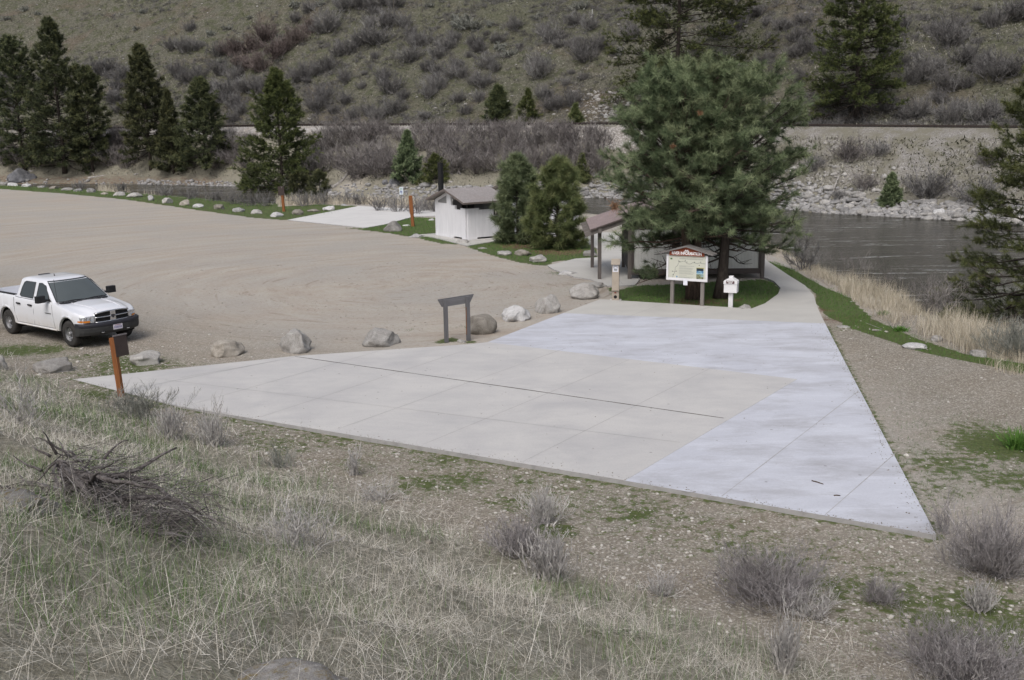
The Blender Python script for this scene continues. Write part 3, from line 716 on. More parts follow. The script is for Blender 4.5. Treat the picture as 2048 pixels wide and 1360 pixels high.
# ------------------------------------------------------------------ near pines behind the information board
def tree_at(px, py, top, rpx, Y=None, sink=.1):
    p = hit(px, py); Y = p[1]; H = size_at(px, py, top, Y); Rm = rpx * mpp(Y); return (p[0], p[1], p[2] - sink), H, Rm
M_RUSTY = m_leaf('rusty_dead_needles', [(0, (.11, .055, .028)), (.5, (.22, .12, .065)), (1, (.34, .21, .12))], .8)
def rusty(parent, spots):
    rg_ = np.random.default_rng(3)
    for (px, py, Y, r) in spots:
        c = depth_pt(px, py, Y) - np.array(parent.location); n = 130; d = nrm(rg_.normal(size=(n, 3)) + np.array([0, -.3, -.25])); b = c + rg_.normal(size=(n, 3)) * r * .22; e = b + d * r * rg_.uniform(.6, 1.1, n)[:, None]; s_ = nrm(np.cross(d, rg_.normal(size=(n, 3)))) * .009
        soup('dead_spray', np.stack([b - s_, b + s_, e], 1), M_RUSTY, rg_.random(n), parent)
def clear_front(yc, z, zl=2.2, xl=-99, zx=1.0): return lambda C: ~((C[:, 1] < yc) & (C[:, 2] < z)) & (C[:, 2] > np.where(C[:, 0] < xl, zx, zl))
g = plane(1385, 606)
pine_tree('pine_tree', 'bushy pine with a slanting reddish trunk, left of the three behind the information board', 'tree', (g[0] + .15, g[1] + .75, -.05),
          dict(seed=11, H=7.15, R=3.1, base=.20, nb=122, sub=15, nlen=.27, nw=.0125, nn=72, prof='ball', up=.72, lean=(-.13, .03), clump=.25, trunk_r=.20, keep=clear_front(-.45, 2.7, 2.0, -1.4, .8)), M_NEEDLE, M_BARK)
rusty(COL.objects['pine_tree'], [(1229, 412, 34.4, .34), (1400, 226, 34.3, .13), (1346, 292, 34.3, .12)])
g = plane(1402, 606)
pine_tree('pine_tree', 'tallest bushy pine, middle of the three behind the information board', 'tree', (g[0] + .05, g[1] + 1.2, -.05),
          dict(seed=12, H=7.65, R=2.75, base=.27, nb=114, sub=15, nlen=.27, nw=.0125, nn=72, prof='ball', up=.72, lean=(.00, .02), clump=.25, trunk_r=.19, keep=clear_front(-.9, 2.9, 2.1)), M_NEEDLE, M_BARK)
g = plane(1446, 603)
pine_tree('pine_tree', 'dark bushy pine with an upright trunk, right of the three behind the information board', 'tree', (g[0] + .05, g[1] + .7, -.05),
          dict(seed=15, H=7.4, R=3.0, base=.22, nb=114, sub=15, nlen=.27, nw=.0125, nn=70, prof='ball', up=.62, lean=(.07, .05), clump=.25, trunk_r=.22, keep=lambda C: (C[:, 2] > np.where(C[:, 0] > 1.1, 1.6, 2.05)) & ~((C[:, 1] < -.4) & (C[:, 2] < 2.0))), M_NEEDLE, M_BARK_D)
# two young pines by the toilet
g, H, Rm = tree_at(1036, 486, 322, 52)
pine_tree('young_pine', 'young blue-green pine bushy to the ground, nearest to the white toilet building', 'tree', g, dict(seed=21, H=H, R=Rm, base=.05, nb=90, sub=14, nlen=.36, nw=.018, nn=46, prof='egg', up=.7, clump=.6, trunk_r=.09), M_NEEDLE, M_BARK_D)
g, H, Rm = tree_at(1116, 497, 333, 58)
pine_tree('young_pine', 'young yellow-green pine bushy to the ground between the toilet and the shelter', 'tree', g, dict(seed=22, H=H, R=Rm, base=.06, nb=90, sub=14, nlen=.36, nw=.018, nn=46, prof='egg', up=.7, clump=.6, trunk_r=.10), M_NEEDLE_Y, M_BARK_D)
# pine at the right edge of the photo
pR = hit(2120, 610); pR = np.array([17.6, 33.5, zat(17.6, 33.5)])
pine_tree('pine_tree', 'olive pine with drooping layered branches at the right edge, on the river bank', 'tree', tuple(pR), dict(seed=31, H=10.8, R=3.7, base=.08, nb=125, sub=22, nlen=.21, nw=.0135, nn=44, prof='cone', up=.45, clump=.45, droop=.12, trunk_r=.2), M_NEEDLE_O, M_BARK_D)
# far pines: label, base px, base row, top row, half width px, kwargs, material
FAR = [
 ('tall thin-foliaged dark pine leaning at the far left of the photo beyond the river', (50, 342, 72, 50), dict(seed=41, base=.10, nb=110, sub=12, prof='round', up=.6, clump=.45, gap=.16), M_NEEDLE_D),
 ('tallest and widest dark pine of the left clump beyond the river', (130, 345, 22, 66), dict(seed=42, base=.06, nb=150, sub=14, prof='col', up=.6, clump=.5, gap=.08), M_NEEDLE_D),
 ('dark pine on the right flank of the left clump beyond the river', (186, 342, 128, 36), dict(seed=47, base=.10, nb=95, sub=12, prof='round', up=.5, clump=.45, gap=.12), M_NEEDLE_D),
 ('dark columnar pine beyond the river, tallest of the group right of the left clump', (302, 338, 76, 52), dict(seed=43, base=.16, nb=150, sub=13, prof='col', up=.6, clump=.5), M_NEEDLE_D),
 ('slim green pine squeezed between the columnar pine and its right neighbour', (348, 345, 172, 36), dict(seed=44, base=.04, nb=100, sub=11, prof='cone', up=.6, clump=.6), M_NEEDLE_D),
 ('broad green pine with one rusty dead branch, right one of its group beyond the river', (412, 338, 148, 56), dict(seed=45, base=.06, nb=120, sub=13, prof='col', up=.6, clump=.6), M_NEEDLE_D),
 ('lone ragged olive pine on the near bank behind the far lawn strip', (566, 392, 122, 84), dict(seed=46, base=.08, nb=150, sub=20, prof='ragged', up=.6, clump=.5, gap=.10), M_NEEDLE_O),
 ('small dense conical green pine on the far bank left of the black vent pipe', (818, 362, 257, 29), dict(seed=51, base=.04, nb=80, sub=10, prof='col', up=.8, clump=.6), M_NEEDLE),
 ('small sparse yellowish pine on the far bank just left of the nearer vent pipe', (872, 366, 308, 30), dict(seed=52, base=.03, nb=50, sub=8, prof='col', up=.7, clump=.4, gap=.2), M_NEEDLE_O),
 ('small dark pine just above the railway, largest of the saplings mid hillside', (996, 240, 168, 27), dict(seed=53, base=.05, nb=70, sub=10, prof='col', up=.7, clump=.6), M_NEEDLE_D),
 ('thin see-through pine sapling above the railway, middle of three', (1056, 242, 176, 22), dict(seed=54, base=.04, nb=46, sub=7, prof='cone', up=.7, clump=.4, gap=.2), M_NEEDLE_O),
 ('tiny yellow-green pine sapling above the railway, right of three', (1151, 246, 208, 15), dict(seed=55, base=.03, nb=40, sub=7, prof='cone', up=.8, clump=.5), M_NEEDLE_Y),
 ('small narrow yellow-green pine on the far bank left of the big pine cluster', (1163, 360, 306, 16), dict(seed=56, base=.03, nb=50, sub=8, prof='cone', up=.8, clump=.6), M_NEEDLE_Y),
 ('small dense green pine above the rocky right shore', (1781, 410, 343, 22), dict(seed=57, base=.04, nb=60, sub=9, prof='col', up=.8, clump=.6), M_NEEDLE),
 ('big open olive pine with a bare trunk rising behind the near pine cluster', (1352, 238, -260, 150), dict(seed=61, base=.20, nb=110, sub=34, prof='open', up=.5, clump=.85, gap=.08, droop=.25, dead=22), M_NEEDLE_O),
 ('tall layered olive pine standing beside the track at the right', (1712, 238, -230, 92), dict(seed=62, base=.09, nb=190, sub=20, prof='cone', up=.45, clump=.6, droop=.06, dead=26, gap=.08), M_NEEDLE_O),
]
for lab, (px, py, top, rp), kw, mat in FAR:
    g, H, Rm = tree_at(px, py, top, rp, sink=.25); sc = mpp(g[1]) * 2
    kw = dict(kw); kw['nb'] = int(kw['nb'] * 1.25); kw['sub'] = int(kw['sub'] * 1.25); kw.update(H=H * .97, R=Rm * 1.16, nlen=max(.28, min(.72, sc * 3.4)), nw=max(.03, sc * .46), nn=21, trunk_r=max(.06, H * .013))
    if px in (1352, 1712): kw['trunk_r'] = .36
    pine_tree('pine_tree' if H > 5 else 'pine_sapling', lab, 'tree', g, kw, mat, M_BARK_D, rz=rnd.uniform(0, 6))
# rusty dead spray on the big cluster's left side and reddish branch on the far tree are one shrub-like spray each
# ------------------------------------------------------------------ bare shrubs on the hillside
HS = [shrub_mesh('bare_shrub', 100 + i, 1.5, 1.75, 46, M_TWIG_G, kids=(9, 7), w=.045, kidlen=.5, spread=.95, up=.35) for i in range(5)]
HR = [shrub_mesh('reddish_shrub', 120 + i, 1.4, 1.6, 44, M_TWIG_R, kids=(9, 6), w=.05, kidlen=.5, spread=.95, up=.35) for i in range(2)]
HP = [shrub_mesh('grey_sage', 130 + i, 1.0, .75, 26, M_SAGE, kids=(6, 4), w=.09, kidlen=.5, spread=1.0, up=.2) for i in range(2)]
WL = [shrub_mesh('willow_thicket', 140 + i, 2.3, 3.1, 44, M_TWIG_M, kids=(8, 5), w=.06, kidlen=.5, spread=.9, up=.5) for i in range(5)]
_ext = {}
def extent(me):
    if me.name not in _ext:
        co = np.empty(len(me.vertices) * 3, np.float32); me.vertices.foreach_get('co', co); co = co.reshape(-1, 3)
        _ext[me.name] = (float(np.percentile(np.hypot(co[:, 0], co[:, 1]), 88)), float(np.percentile(co[:, 2], 96)))
    return _ext[me.name]
def put(name, me, px, py, rpx, asp, label, cat, group, base_r=0, sink=.08):
    p = hit(px, py); r = rpx * mpp(p[1]); er, eh = extent(me); k = r / er; kz = r * asp / eh
    o = link(bpy.data.objects.new(name, me)); o.location = (p[0], p[1], p[2] - sink * kz); o.scale = (k, k, kz); o.rotation_euler = (0, 0, rnd.uniform(0, 6.28))
    return tag(o, label, cat, group)
GREYS = [(592,44,17),(660,62,30),(640,66,20),(768,56,24),(804,54,22),(752,88,34),(724,90,22),(832,92,22),(700,108,26),(680,112,20),(820,124,28),(856,142,20),(876,118,22),(892,102,26),(764,160,22),(784,186,30),(904,156,22),(924,156,18),(914,140,20),(976,136,24),(968,174,28),(950,168,18),(1076,156,30),(1070,136,22),(1100,84,28),(1088,70,20),(1168,124,30),(1160,108,20),(872,180,24),(856,196,24),(868,164,16),(808,198,16),(788,228,26),(770,232,14),(740,232,20),(704,240,18),(636,220,30),(650,200,22),(848,240,16),(932,228,18),(1108,220,28),(1086,196,20),(1140,212,22),(1150,205,18),(952,96,20),(1000,84,16),(656,140,24),(612,160,26),(640,148,18),(592,164,22),(916,204,18),(1028,60,20),(1180,60,20),(1150,50,22),(1190,100,22),(1210,96,18),
 (1597,164,22),(1621,103,26),(1590,114,22),(1594,82,22),(1646,112,20),(1895,92,36),(1920,80,24),(1880,70,24),(1935,126,36),(1960,130,20),(1847,158,44),(1820,168,24),(1870,140,24),(1902,182,38),(1930,176,20),(1990,160,44),(1970,145,24),(2030,150,30),(1797,138,30),(2027,40,40),(2060,36,30),(1986,54,24),(1807,58,22),(1841,234,34),(1815,238,22),(1902,246,34),(1960,242,36),(1990,236,24),(1470,60,28),(1437,78,22),(1588,112,16),(1545,88,20),(1560,60,18),(1440,80,16),(1520,130,18),(1680,210,22),(1770,225,26),(1700,220,20),(1640,215,16),(1880,206,20),(1920,222,22),
 (456,192,30),(492,184,26),(444,150,24),(470,160,22),(520,182,22),(200,150,24),(218,142,22),(232,180,20),(240,160,18),(345,100,22),(372,104,24),(395,100,20),(440,112,22),(380,62,14),(356,152,22),(372,166,20),(440,205,22),(470,215,22),(226,205,22),(240,225,18),(480,230,18),(460,246,18),(30,160,20),(20,200,20),(690,20,24),(720,18,26),(765,12,26),(620,24,18),(790,16,20),(745,16,16)]
REDS = [(592,86,22),(620,64,18),(488,140,24),(520,142,24),(552,116,24),(532,82,24),(466,110,20),(500,104,24),(575,100,18)]
SAGES = [(590,14,12),(640,12,10),(100,45,9),(50,22,9),(75,30,7),(270,60,9),(285,26,7),(285,26,6),(500,38,8),(930,56,24),(950,60,20),(1160,18,16),(910,36,9),(1078,34,8),(980,52,9),(1020,112,16),(1000,100,14),(440,128,12),(475,92,14),(12,40,9),(455,60,12),(420,72,10),(1070,40,8),(1240,110,14),(1500,100,12),(1740,70,12),(860,14,10),(1090,130,14)]
for i, (px, py, r) in enumerate(GREYS):
    put('bare_shrub', HS[i % 5], px, py, r * .90, rnd.uniform(1.1, 1.5), 'bare grey rounded shrub on the grassy hillside above the railway', 'shrub', 'bare grey shrubs on the hillside', 1.55)
for i, (px, py, r) in enumerate(REDS):
    put('reddish_shrub', HR[i % 2], px, py, r * 1.05, rnd.uniform(1.1, 1.5), 'reddish brown bare shrub high on the left hillside', 'shrub', 'reddish shrubs on the hillside', 1.6)
for i, (px, py, r) in enumerate(SAGES):
    put('sagebrush', HP[i % 2], px, py, r, rnd.uniform(.8, 1.2), 'low pale grey sagebrush tuft on the open upper hillside', 'shrub', 'pale sagebrush on the hillside', 1.15)
n_ = 0; rr = random.Random(5)
while n_ < 100:
    px = rr.uniform(-120, 2200); py = rr.uniform(150, 240) if px < 640 else rr.uniform(20, 244)
    if 1240 < px < 1580 and py > 80: continue
    put('bare_shrub', HS[n_ % 5], px, py, rr.uniform(8, 19), rr.uniform(1.0, 1.5), 'bare grey rounded shrub on the grassy hillside above the railway', 'shrub', 'bare grey shrubs on the hillside', 1.55); n_ += 1
# willow thicket between track and river
wl = [(640,330),(668,300),(690,335),(705,285),(722,318),(748,340),(752,290),(776,315),(790,345),(800,280),(840,300),(860,335),(880,290),(905,345),(905,305),(930,325),(945,285),(960,345),(975,310),(1000,340),(1010,290),(1030,320),(1060,345),(1065,300),(1085,330),(1105,285),(1125,315),(1140,345),(1150,290),(1180,320),(1190,350),(1205,295),
 (655,275),(730,268),(780,268),(830,268),(885,266),(925,262),(980,264),(1030,262),(1080,262),(1135,264),(1185,270),(715,355),(770,352),(640,352),(760,268),(860,268),(1000,268),(1110,266),
 (20,315),(55,330),(75,300),(10,285),(215,330),(228,300),(245,318),(255,335),(262,290),(275,325),(236,285),(250,275),(440,320),(452,295),(470,325),(478,300),(488,335),(462,275),(500,280),(430,335),(640,305),(200,280),(6,330),(-40,320),(-60,300),(-20,290)]
for i, (px, py) in enumerate(wl):
    put('willow_thicket', WL[i % 5], px + rnd.uniform(-6, 6), py, rnd.uniform(30, 42) * (1 if px > 560 else .72) * (.55 if py < 282 else 1), rnd.uniform(1.0, 1.35), 'leafless mauve-grey willow in the thicket between the railway and the far shore', 'shrub', 'willows on the far bank', 2.7, .12)
for px, py, r, lab in ((1702,322,36,'dark bare shrub on the gravel slope below the track at the right'), (1755,312,22,'small grey shrub beside the dark one on the gravel slope below the track'), (1850,395,42,'wide pale bare shrub above the rocky right shore'), (1950,408,40,'pale grey bare shrub above the right shore near the edge pine'), (1975,330,26,'round shaded shrub on the bank beside the edge pine'),(1730,378,24,'low greenish shrub among the rubble left of the small right-shore pine'), (1630,340,24,'faint yellowish shrub on the bank right of the near pine cluster'), (1680,400,16,'small twiggy shrub at the waterside rocks on the right')):
    put('bare_shrub', (HS + WL)[rnd.randrange(10)], px, py, r, 1.2, lab, 'shrub', None)
# ------------------------------------------------------------------ rocks
M_GRANITE = m_rock('grey_granite', (.315, .30, .282), (.19, .178, .166), (.43, .415, .395))
M_GRANITE_W = m_rock('white_granite', (.42, .41, .405), (.27, .262, .255), (.58, .57, .565))
M_GRANITE_T = m_rock('tan_granite', (.285, .258, .222), (.165, .148, .125), (.37, .34, .30))
M_RIPRAP = m_rock('river_rock', (.23, .222, .216), (.12, .115, .11), (.36, .35, .345))
M_LICHEN = m_rock('lichen_covered_rock', (.20, .19, .18), (.09, .085, .08), (.33, .32, .31), (.15, .11, .035))
M_DARKROCK = m_rock('dark_blue_grey_rock', (.15, .15, .16), (.08, .08, .09), (.25, .25, .26))
M_PEBBLE = m_rock('cream_river_cobble', (.50, .47, .43), (.38, .35, .31), (.62, .60, .56))
_ico = {}
def ico(sub):
    if sub not in _ico:
        bm = bmesh.new(); bmesh.ops.create_icosphere(bm, subdivisions=sub, radius=1); bm.verts.ensure_lookup_table()
        _ico[sub] = (np.array([v.co[:] for v in bm.verts]), np.array([[v.index for v in f.verts] for f in bm.faces])); bm.free()
    return _ico[sub]
def rock_mesh(name, seed, mat, sub=4, facets=7, rough=.10, smooth=True, flat=.0):
    """unit rock: half extents about 1,1 and sitting from z=0 to about 1"""
    V, F = ico(sub); rng = np.random.default_rng(seed); v = V.copy()
    for k in range(facets):
        n = nrm(rng.normal(size=3)); n[2] = abs(n[2]) * .8 - .1; n = nrm(n); lim = rng.uniform(.56, .86)
        d = v @ n; v = np.where((d > lim)[:, None], v - n * ((d - lim) * .96)[:, None], v)
    o = rng.uniform(0, 50)
    for fr, am in ((1.3, 1.6), (2.9, .8), (6.5, .35), (14, .16)):
        nz = np.array([mnoise.noise(Vector(p * fr + o)) for p in V]); v = v * (1 + rough * am * nz)[:, None]
    mn, mx = v.min(0), v.max(0); v[:, 0] = (v[:, 0] - (mn[0] + mx[0]) / 2) / (mx[0] - mn[0]) * 2; v[:, 1] = (v[:, 1] - (mn[1] + mx[1]) / 2) / (mx[1] - mn[1]) * 2
    v[:, 2] = (v[:, 2] - mn[2]) / (mx[2] - mn[2])
    v[:, 2] = (v[:, 2] - .16) / .84
    return mesh_from(name, v, F, mat, smooth=smooth)
def boulder(label, px, py, w, h, mat, seed, facets=7, rough=.10, dep=.85, name='boulder', rz=None, tilt=0.0):
    p = hit(px, py); Y = p[1]; sx = w * mpp(Y) / 2; sy = sx * dep
    # visible height includes the foreshortened top
    ang = math.atan2(CAM_H - p[2], Y); hh = max(.05, (h * mpp(Y) - sy * math.sin(ang) * .9) / math.cos(ang)) if h * mpp(Y) > sy * math.sin(ang) * 1.3 else h * mpp(Y) * .5
    o = link(bpy.data.objects.new(name, rock_mesh(name, seed, mat, facets=facets + (4 if facets > 6 else 1), rough=rough * 1.15)))
    o.location = (p[0], p[1] + sy * .75, p[2] - .06); o.scale = (sx, sy, hh); o.rotation_euler = (0, tilt, rnd.uniform(-.3, .3) if rz is None else rz)
    return tag(o, label, 'boulder')
GR, GW, GT = M_GRANITE, M_GRANITE_W, M_GRANITE_T
for args in [
 ('grey boulder cut off by the left edge of the photo', -6, 738, 34, 34, GR, 1),
 ('flat-topped grey boulder on the mossy strip in front of the truck', 97, 746, 78, 36, GR, 2, 9),
 ('low wedge-shaped boulder just behind the near wooden signpost', 284, 731, 70, 34, GR, 3, 8),
 ('greenish grey boulder sloping down to the left, second right of the near signpost', 450, 714, 68, 41, GT, 4, 8),
 ('tall knobbly grey boulder with a hollow face, between two lower ones on the lot edge', 588, 706, 65, 54, GR, 5, 9, .14),
 ('wide blocky grey boulder left of the grey wooden frame', 760, 694, 78, 45, GR, 6, 9, .12),
 ('smooth round tan boulder right behind the grey wooden frame', 963, 669, 64, 46, GT, 8, 3, .06),
 ('pale boulder with a white ridge, right of the round tan one', 1033, 644, 61, 37, GW, 9, 8, .15),
 ('upright rounded grey boulder third from the tan dispenser post', 1096, 627, 53, 43, GR, 10, 4, .09),
 ('egg-shaped tilted grey boulder beside the tan dispenser post', 1170, 599, 62, 38, GR, 11, 3, .07),
 ('flat grey rock half hidden behind the egg-shaped boulder', 1190, 577, 48, 16, GR, 12, 8),
 ('flat split rock at the corner of the shelter pavement', 1138, 550, 44, 13, GW, 13, 9),
 ('rough round boulder at the front point of the toilet lawn', 1077, 525, 36, 18, GR, 14, 4, .14),
 ('double-humped brownish boulder in the middle of the toilet lawn', 1046, 512, 35, 16, GT, 15, 3, .16),
 ('smooth grey boulder left of the double-humped one on the toilet lawn', 1009, 511, 30, 12, GR, 16, 5),
 ('rounded boulder on the lawn behind the left shelter posts', 1181, 513, 30, 16, GR, 17, 4),
 ('dark low boulder at the left foot of the toilet slab', 925, 487, 27, 10, GR, 18, 6),
 ('small flat rock at the lawn tip in front of the toilet', 965, 498, 20, 6, GR, 19, 6),
 ('big pointed pale boulder at the near corner of the far concrete pad', 785, 463, 38, 24, GR, 20, 8, .10),
 ('long flat whitish rock on the lawn left of the toilet', 833, 475, 40, 10, GW, 21, 9, .16),
 ('small flat stone at the foot of the nearer orange post', 812, 452, 16, 5, GW, 22, 8),
 ('white stone beside the left wall of the toilet', 862, 441, 13, 6, GW, 23, 7),
 ('pointed grey boulder at the lawn edge right of the white drop box', 1491, 622, 28, 18, GR, 24, 7),
 ('long low pale boulder lying on the riverside lawn, nearest the pavement', 1838, 699, 54, 18, GW, 25, 7),
 ('round grey boulder at the straw edge of the riverside lawn', 1876, 683, 25, 18, GR, 26, 4),
 ('domed grey boulder farthest right on the riverside lawn', 1963, 714, 36, 20, GR, 27, 4),
 ('small flat rock at the near tip of the riverside lawn', 1690, 656, 28, 9, GR, 28, 8),
 ('small broken rock between the feet of the grey wooden frame', 922, 685, 20, 11, GR, 29, 9),
 ('thin white slab of rock lying flat at the pad edge left of the wooden frame', 838, 693, 42, 7, GW, 30, 9),
 ('tan rounded boulder in the far lawn strip between two grey ones near the far pad', 627, 424, 28, 8, GT, 31, 4),
 ('angular white boulder on the lawn at the left edge of the far pad', 655, 421, 28, 11, GW, 32, 9),
 ('whitish low boulder at the back corner of the far pad', 688, 412, 15, 6, GW, 33, 6),
 ('brown-grey boulder right of the farther orange post', 594, 430, 23, 13, GT, 34, 6),
 ('broad white boulder left of the farther orange post', 552, 434, 27, 12, GW, 35, 8),
 ('pale split boulder, next left of the broad white one on the far lawn strip', 511, 428, 24, 11, GR, 36, 8),
 ('white slanting boulder on the far lawn strip, two left of the broad white one', 475, 424, 24, 11, GW, 37, 8),
 ('brownish dome boulder on the far lawn strip left of the slanting white one', 435, 419, 24, 12, GT, 38, 4),
 ('flat white oblong boulder in the middle of the far lawn strip', 395, 415, 25, 9, GW, 39, 6),
 ('tan wedge boulder left of the flat white oblong one on the far lawn strip', 367, 411, 23, 13, GT, 40, 7),
 ('grey rounded boulder beside the tan wedge on the far lawn strip', 333, 407, 21, 13, GR, 41, 5),
 ('upright cream boulder on the far lawn strip', 300, 401, 14, 12, GW, 42, 5),
 ('large grey boulder sunk in the dry grass left of the upright cream one', 266, 395, 30, 11, GR, 43, 6),
 ('wide grey boulder in the dry grass along the far lot edge below the columnar pine', 236, 392, 24, 10, GR, 44, 6),
 ('small tan boulder in the dry grass along the far lot edge', 207, 389, 15, 6, GT, 45, 6),
 ('dark-topped boulder along the far lot edge', 180, 385, 18, 10, M_RIPRAP, 46, 6),
 ('pale rounded boulder left of the dark-topped one along the far lot edge', 154, 383, 19, 7, GW, 47, 5),
 ('long pale boulder along the far lot edge, two left of the dark-topped one', 131, 381, 25, 7, GR, 48, 6),
 ('tan boulder along the far lot edge below the tallest pine of the left clump', 105, 378, 18, 7, GT, 49, 6),
 ('small grey boulder along the far lot edge, fourth from the left edge', 80, 376, 16, 6, GR, 50, 6),
 ('cream boulder along the far lot edge, third from the left edge', 50, 374, 20, 8, GW, 51, 5),
 ('cream boulder along the far lot edge, second from the left edge', 23, 372, 20, 8, GW, 52, 5),
 ('grey boulder along the far lot edge touching the left edge of the photo', 2, 371, 20, 8, GR, 53, 5),
 ('large dark blue-grey boulder on the far shore at the left edge of the photo', 36, 366, 56, 30, M_DARKROCK, 54, 6, .14),
 ('large grey boulder at the foot of the small conical pine on the far shore', 788, 372, 25, 20, M_DARKROCK, 55, 6),
 ('rounded grey boulder below the sparse pine on the far shore', 849, 376, 24, 13, M_RIPRAP, 56, 4),
 ('pair-sized dark boulder left of the large one by the conical pine', 770, 370, 13, 12, M_DARKROCK, 57, 5),
 ('big cream boulder at the water on the right shore', 1880, 432, 24, 17, GW, 58, 4),
 ('big grey flat boulder dipping into the water on the right shore', 1754, 435, 36, 12, M_RIPRAP, 59, 5),
 ('blocky pale boulder standing on the hillside just above the track left of the big pines', 1212, 236, 9, 10, GW, 60, 7),
 ('upright grey block on the bank left of the big pine cluster', 1188, 352, 11, 10, GR, 61, 8),
 ('white round stone on the riverside lawn beside the path', 1703, 604, 8, 5, GW, 62, 4),
 ('moss and ochre lichen covered rock at the left edge below the uprooted bush', 18, 1034, 150, 72, M_LICHEN, 63, 4, .10),
 ('large lichen-spotted grey rock at the bottom edge of the photo', 560, 1440, 300, 135, M_LICHEN, 64, 3, .07)]:
    boulder(*args)
# pale cobbles lying on the gravel in front
for lab, px, py, w, h in (('flat tan stone on the gravel below the corner of the sealed pavement', 1381, 1070, 17, 8), ('white cobble at the edge of the dry grass, left of a pair', 1149, 1176, 13, 9), ('white cobble at the edge of the dry grass, right of a pair', 1186, 1177, 15, 11), ('white cobble standing alone in the dry grass left of the large dark bush', 1354, 1204, 17, 11),
    ('angular white stone right of the small dark bush', 1904, 1187, 22, 13), ('flat cream stone lower left of the small dark bush', 1600, 1303, 20, 8), ('round white cobble half hidden under the large dark bush', 1454, 1192, 9, 7), ('white stone among the pebbles at the mossy patch far right', 2037, 995, 14, 6), ('flat white stone beside the mossy patch far right', 2022, 1002, 10, 6),
    ('greenish stone on the gravel right of the sealed pavement corner', 1883, 1003, 11, 7), ('long pale rock lying under the big bush at the right edge', 1955, 1116, 36, 16), ('rusty cream stone near the right edge among pebbles', 1983, 1247, 15, 8), ('flat white stone near the bottom edge right of the pale stalks', 1652, 1302, 20, 7)):
    o = boulder(lab, px, py, w, h, M_PEBBLE, int(px), 3, .06, name='stone'); o['category'] = 'stone'
# rubble along the far shore
RV = [rock_mesh('shore_rock', 300 + i, M_RIPRAP, sub=2, facets=6, rough=.08, smooth=False) for i in range(6)]
RVW = [rock_mesh('shore_rock', 320 + i, M_GRANITE, sub=2, facets=6, rough=.08, smooth=False) for i in range(4)]
rg = random.Random(9); cand = []
def density(px):
    if px > 1560: return 1.0
    if px > 1150: return 1.0
    if px > 760: return .95
    if px > 590: return .5
    if px > 300: return .8
    return .15
for _ in range(6200):
    px = rg.uniform(-250, 2350)
    if rg.random() > density(px): continue
    t = (px - 1024) / FOC; a = rg.random() ** 1.35; ext = 4.6 if px > 1120 else (6.0 if px > 560 else 3.5)
    if 1180 < px < 1740: ext = 6.5 * min(1, (1780 - px) / 90)
    y = float(yw(t)) - .8 + a * ext; t = t * 1.02; x = t * y
    s = rg.uniform(.10, .30) * (1.0 + (rg.random() < .10) * rg.uniform(.4, 1.3)) * (1.25 if px > 1560 else 1)
    cand.append((s / y, s, x, y, px))
cand.sort(reverse=True)
vis = [c for c in cand if -40 < c[4] < 2090][:300]; vs_ = set(id(c) for c in vis)
for c in vis:
    _, s, x, y, px = c; w = rg.random() < (.55 if px > 1500 else .2)
    o = link(bpy.data.objects.new('shore_rock', rg.choice(RVW if w else RV))); o.location = (x, y, zat(x, y) - .06 * s); o.scale = (s * rg.uniform(.9, 1.4), s, s * rg.uniform(.6, 1.0)); o.rotation_euler = (rg.uniform(-.2, .2), rg.uniform(-.2, .2), rg.uniform(0, 6.28))
    tag(o, 'broken grey rock among the rubble along the far shore of the river', 'rock', 'rocks along the far shore')
V2, F2 = ico(1); cs, fs, n0 = [], [], 0; rgn = np.random.default_rng(4)
rest = [c for c in cand if id(c) not in vs_]
for c in rest:
    _, s, x, y, px = c; v = V2 * rgn.uniform(.75, 1.15, (len(V2), 1)) * np.array([s * rgn.uniform(.9, 1.4), s, s * rgn.uniform(.6, .95)]); a = rgn.uniform(0, 6.28)
    v = np.stack([v[:, 0] * math.cos(a) - v[:, 1] * math.sin(a), v[:, 0] * math.sin(a) + v[:, 1] * math.cos(a), v[:, 2]], -1) + np.array([x, y, zat(x, y) + .25 * s]); cs.append(v); fs.append(F2 + n0); n0 += len(v)
tag(link(bpy.data.objects.new('rock_rubble', mesh_from('rock_rubble', np.concatenate(cs), np.concatenate(fs), M_RIPRAP, smooth=False))), kind='stuff')
# pebbles of the gravel in front, small scattered stones on the hill
def scatter_stones(name, P, s, mat, seed, sub=1):
    V, F = ico(sub); rng = np.random.default_rng(seed); n = len(P)
    v = V[None] * rng.uniform(.75, 1.2, (n, len(V), 1)) * np.stack([s * rng.uniform(.8, 1.5, n), s * rng.uniform(.8, 1.2, n), s * rng.uniform(.4, .75, n)], -1)[:, None, :]
    a = rng.uniform(0, 6.28, n)[:, None]; x = v[..., 0] * np.cos(a) - v[..., 1] * np.sin(a); y = v[..., 0] * np.sin(a) + v[..., 1] * np.cos(a)
    v = np.stack([x, y, v[..., 2]], -1) + P[:, None, :]
    f = F[None] + (np.arange(n) * len(V))[:, None, None]
    return tag(link(bpy.data.objects.new(name, mesh_from(name, v.reshape(-1, 3), f.reshape(-1, 3), mat, smooth=False))), kind='stuff')
def off_pad(x, y):
    P = np.array([plane(*p)[:2] for p in ((140,765),(360,824),(1250,976),(1880,1086),(1650,652),(1650,600),(1126,628))]); return ~inside(P, x, y)
rng = np.random.default_rng(77); n = 120000
x = rng.uniform(-13, 17, n); y = rng.uniform(8.5, 32, n); d = hill_d(x, y)
dens = np.clip(1.1 - np.abs(d + 1.2) / 4.5, .06, 1) * np.where(d > .5, .25, 1) * np.where((x > 5) & (y < 30), 1.0, .75) * (vnoise(x * .8, y * .8, 8) * .9 + .3)
k = (rng.random(n) < dens * .75) & off_pad(x, y) & (y < yb(np.clip(x / y, -1, 1)) - .5); x, y = x[k], y[k]
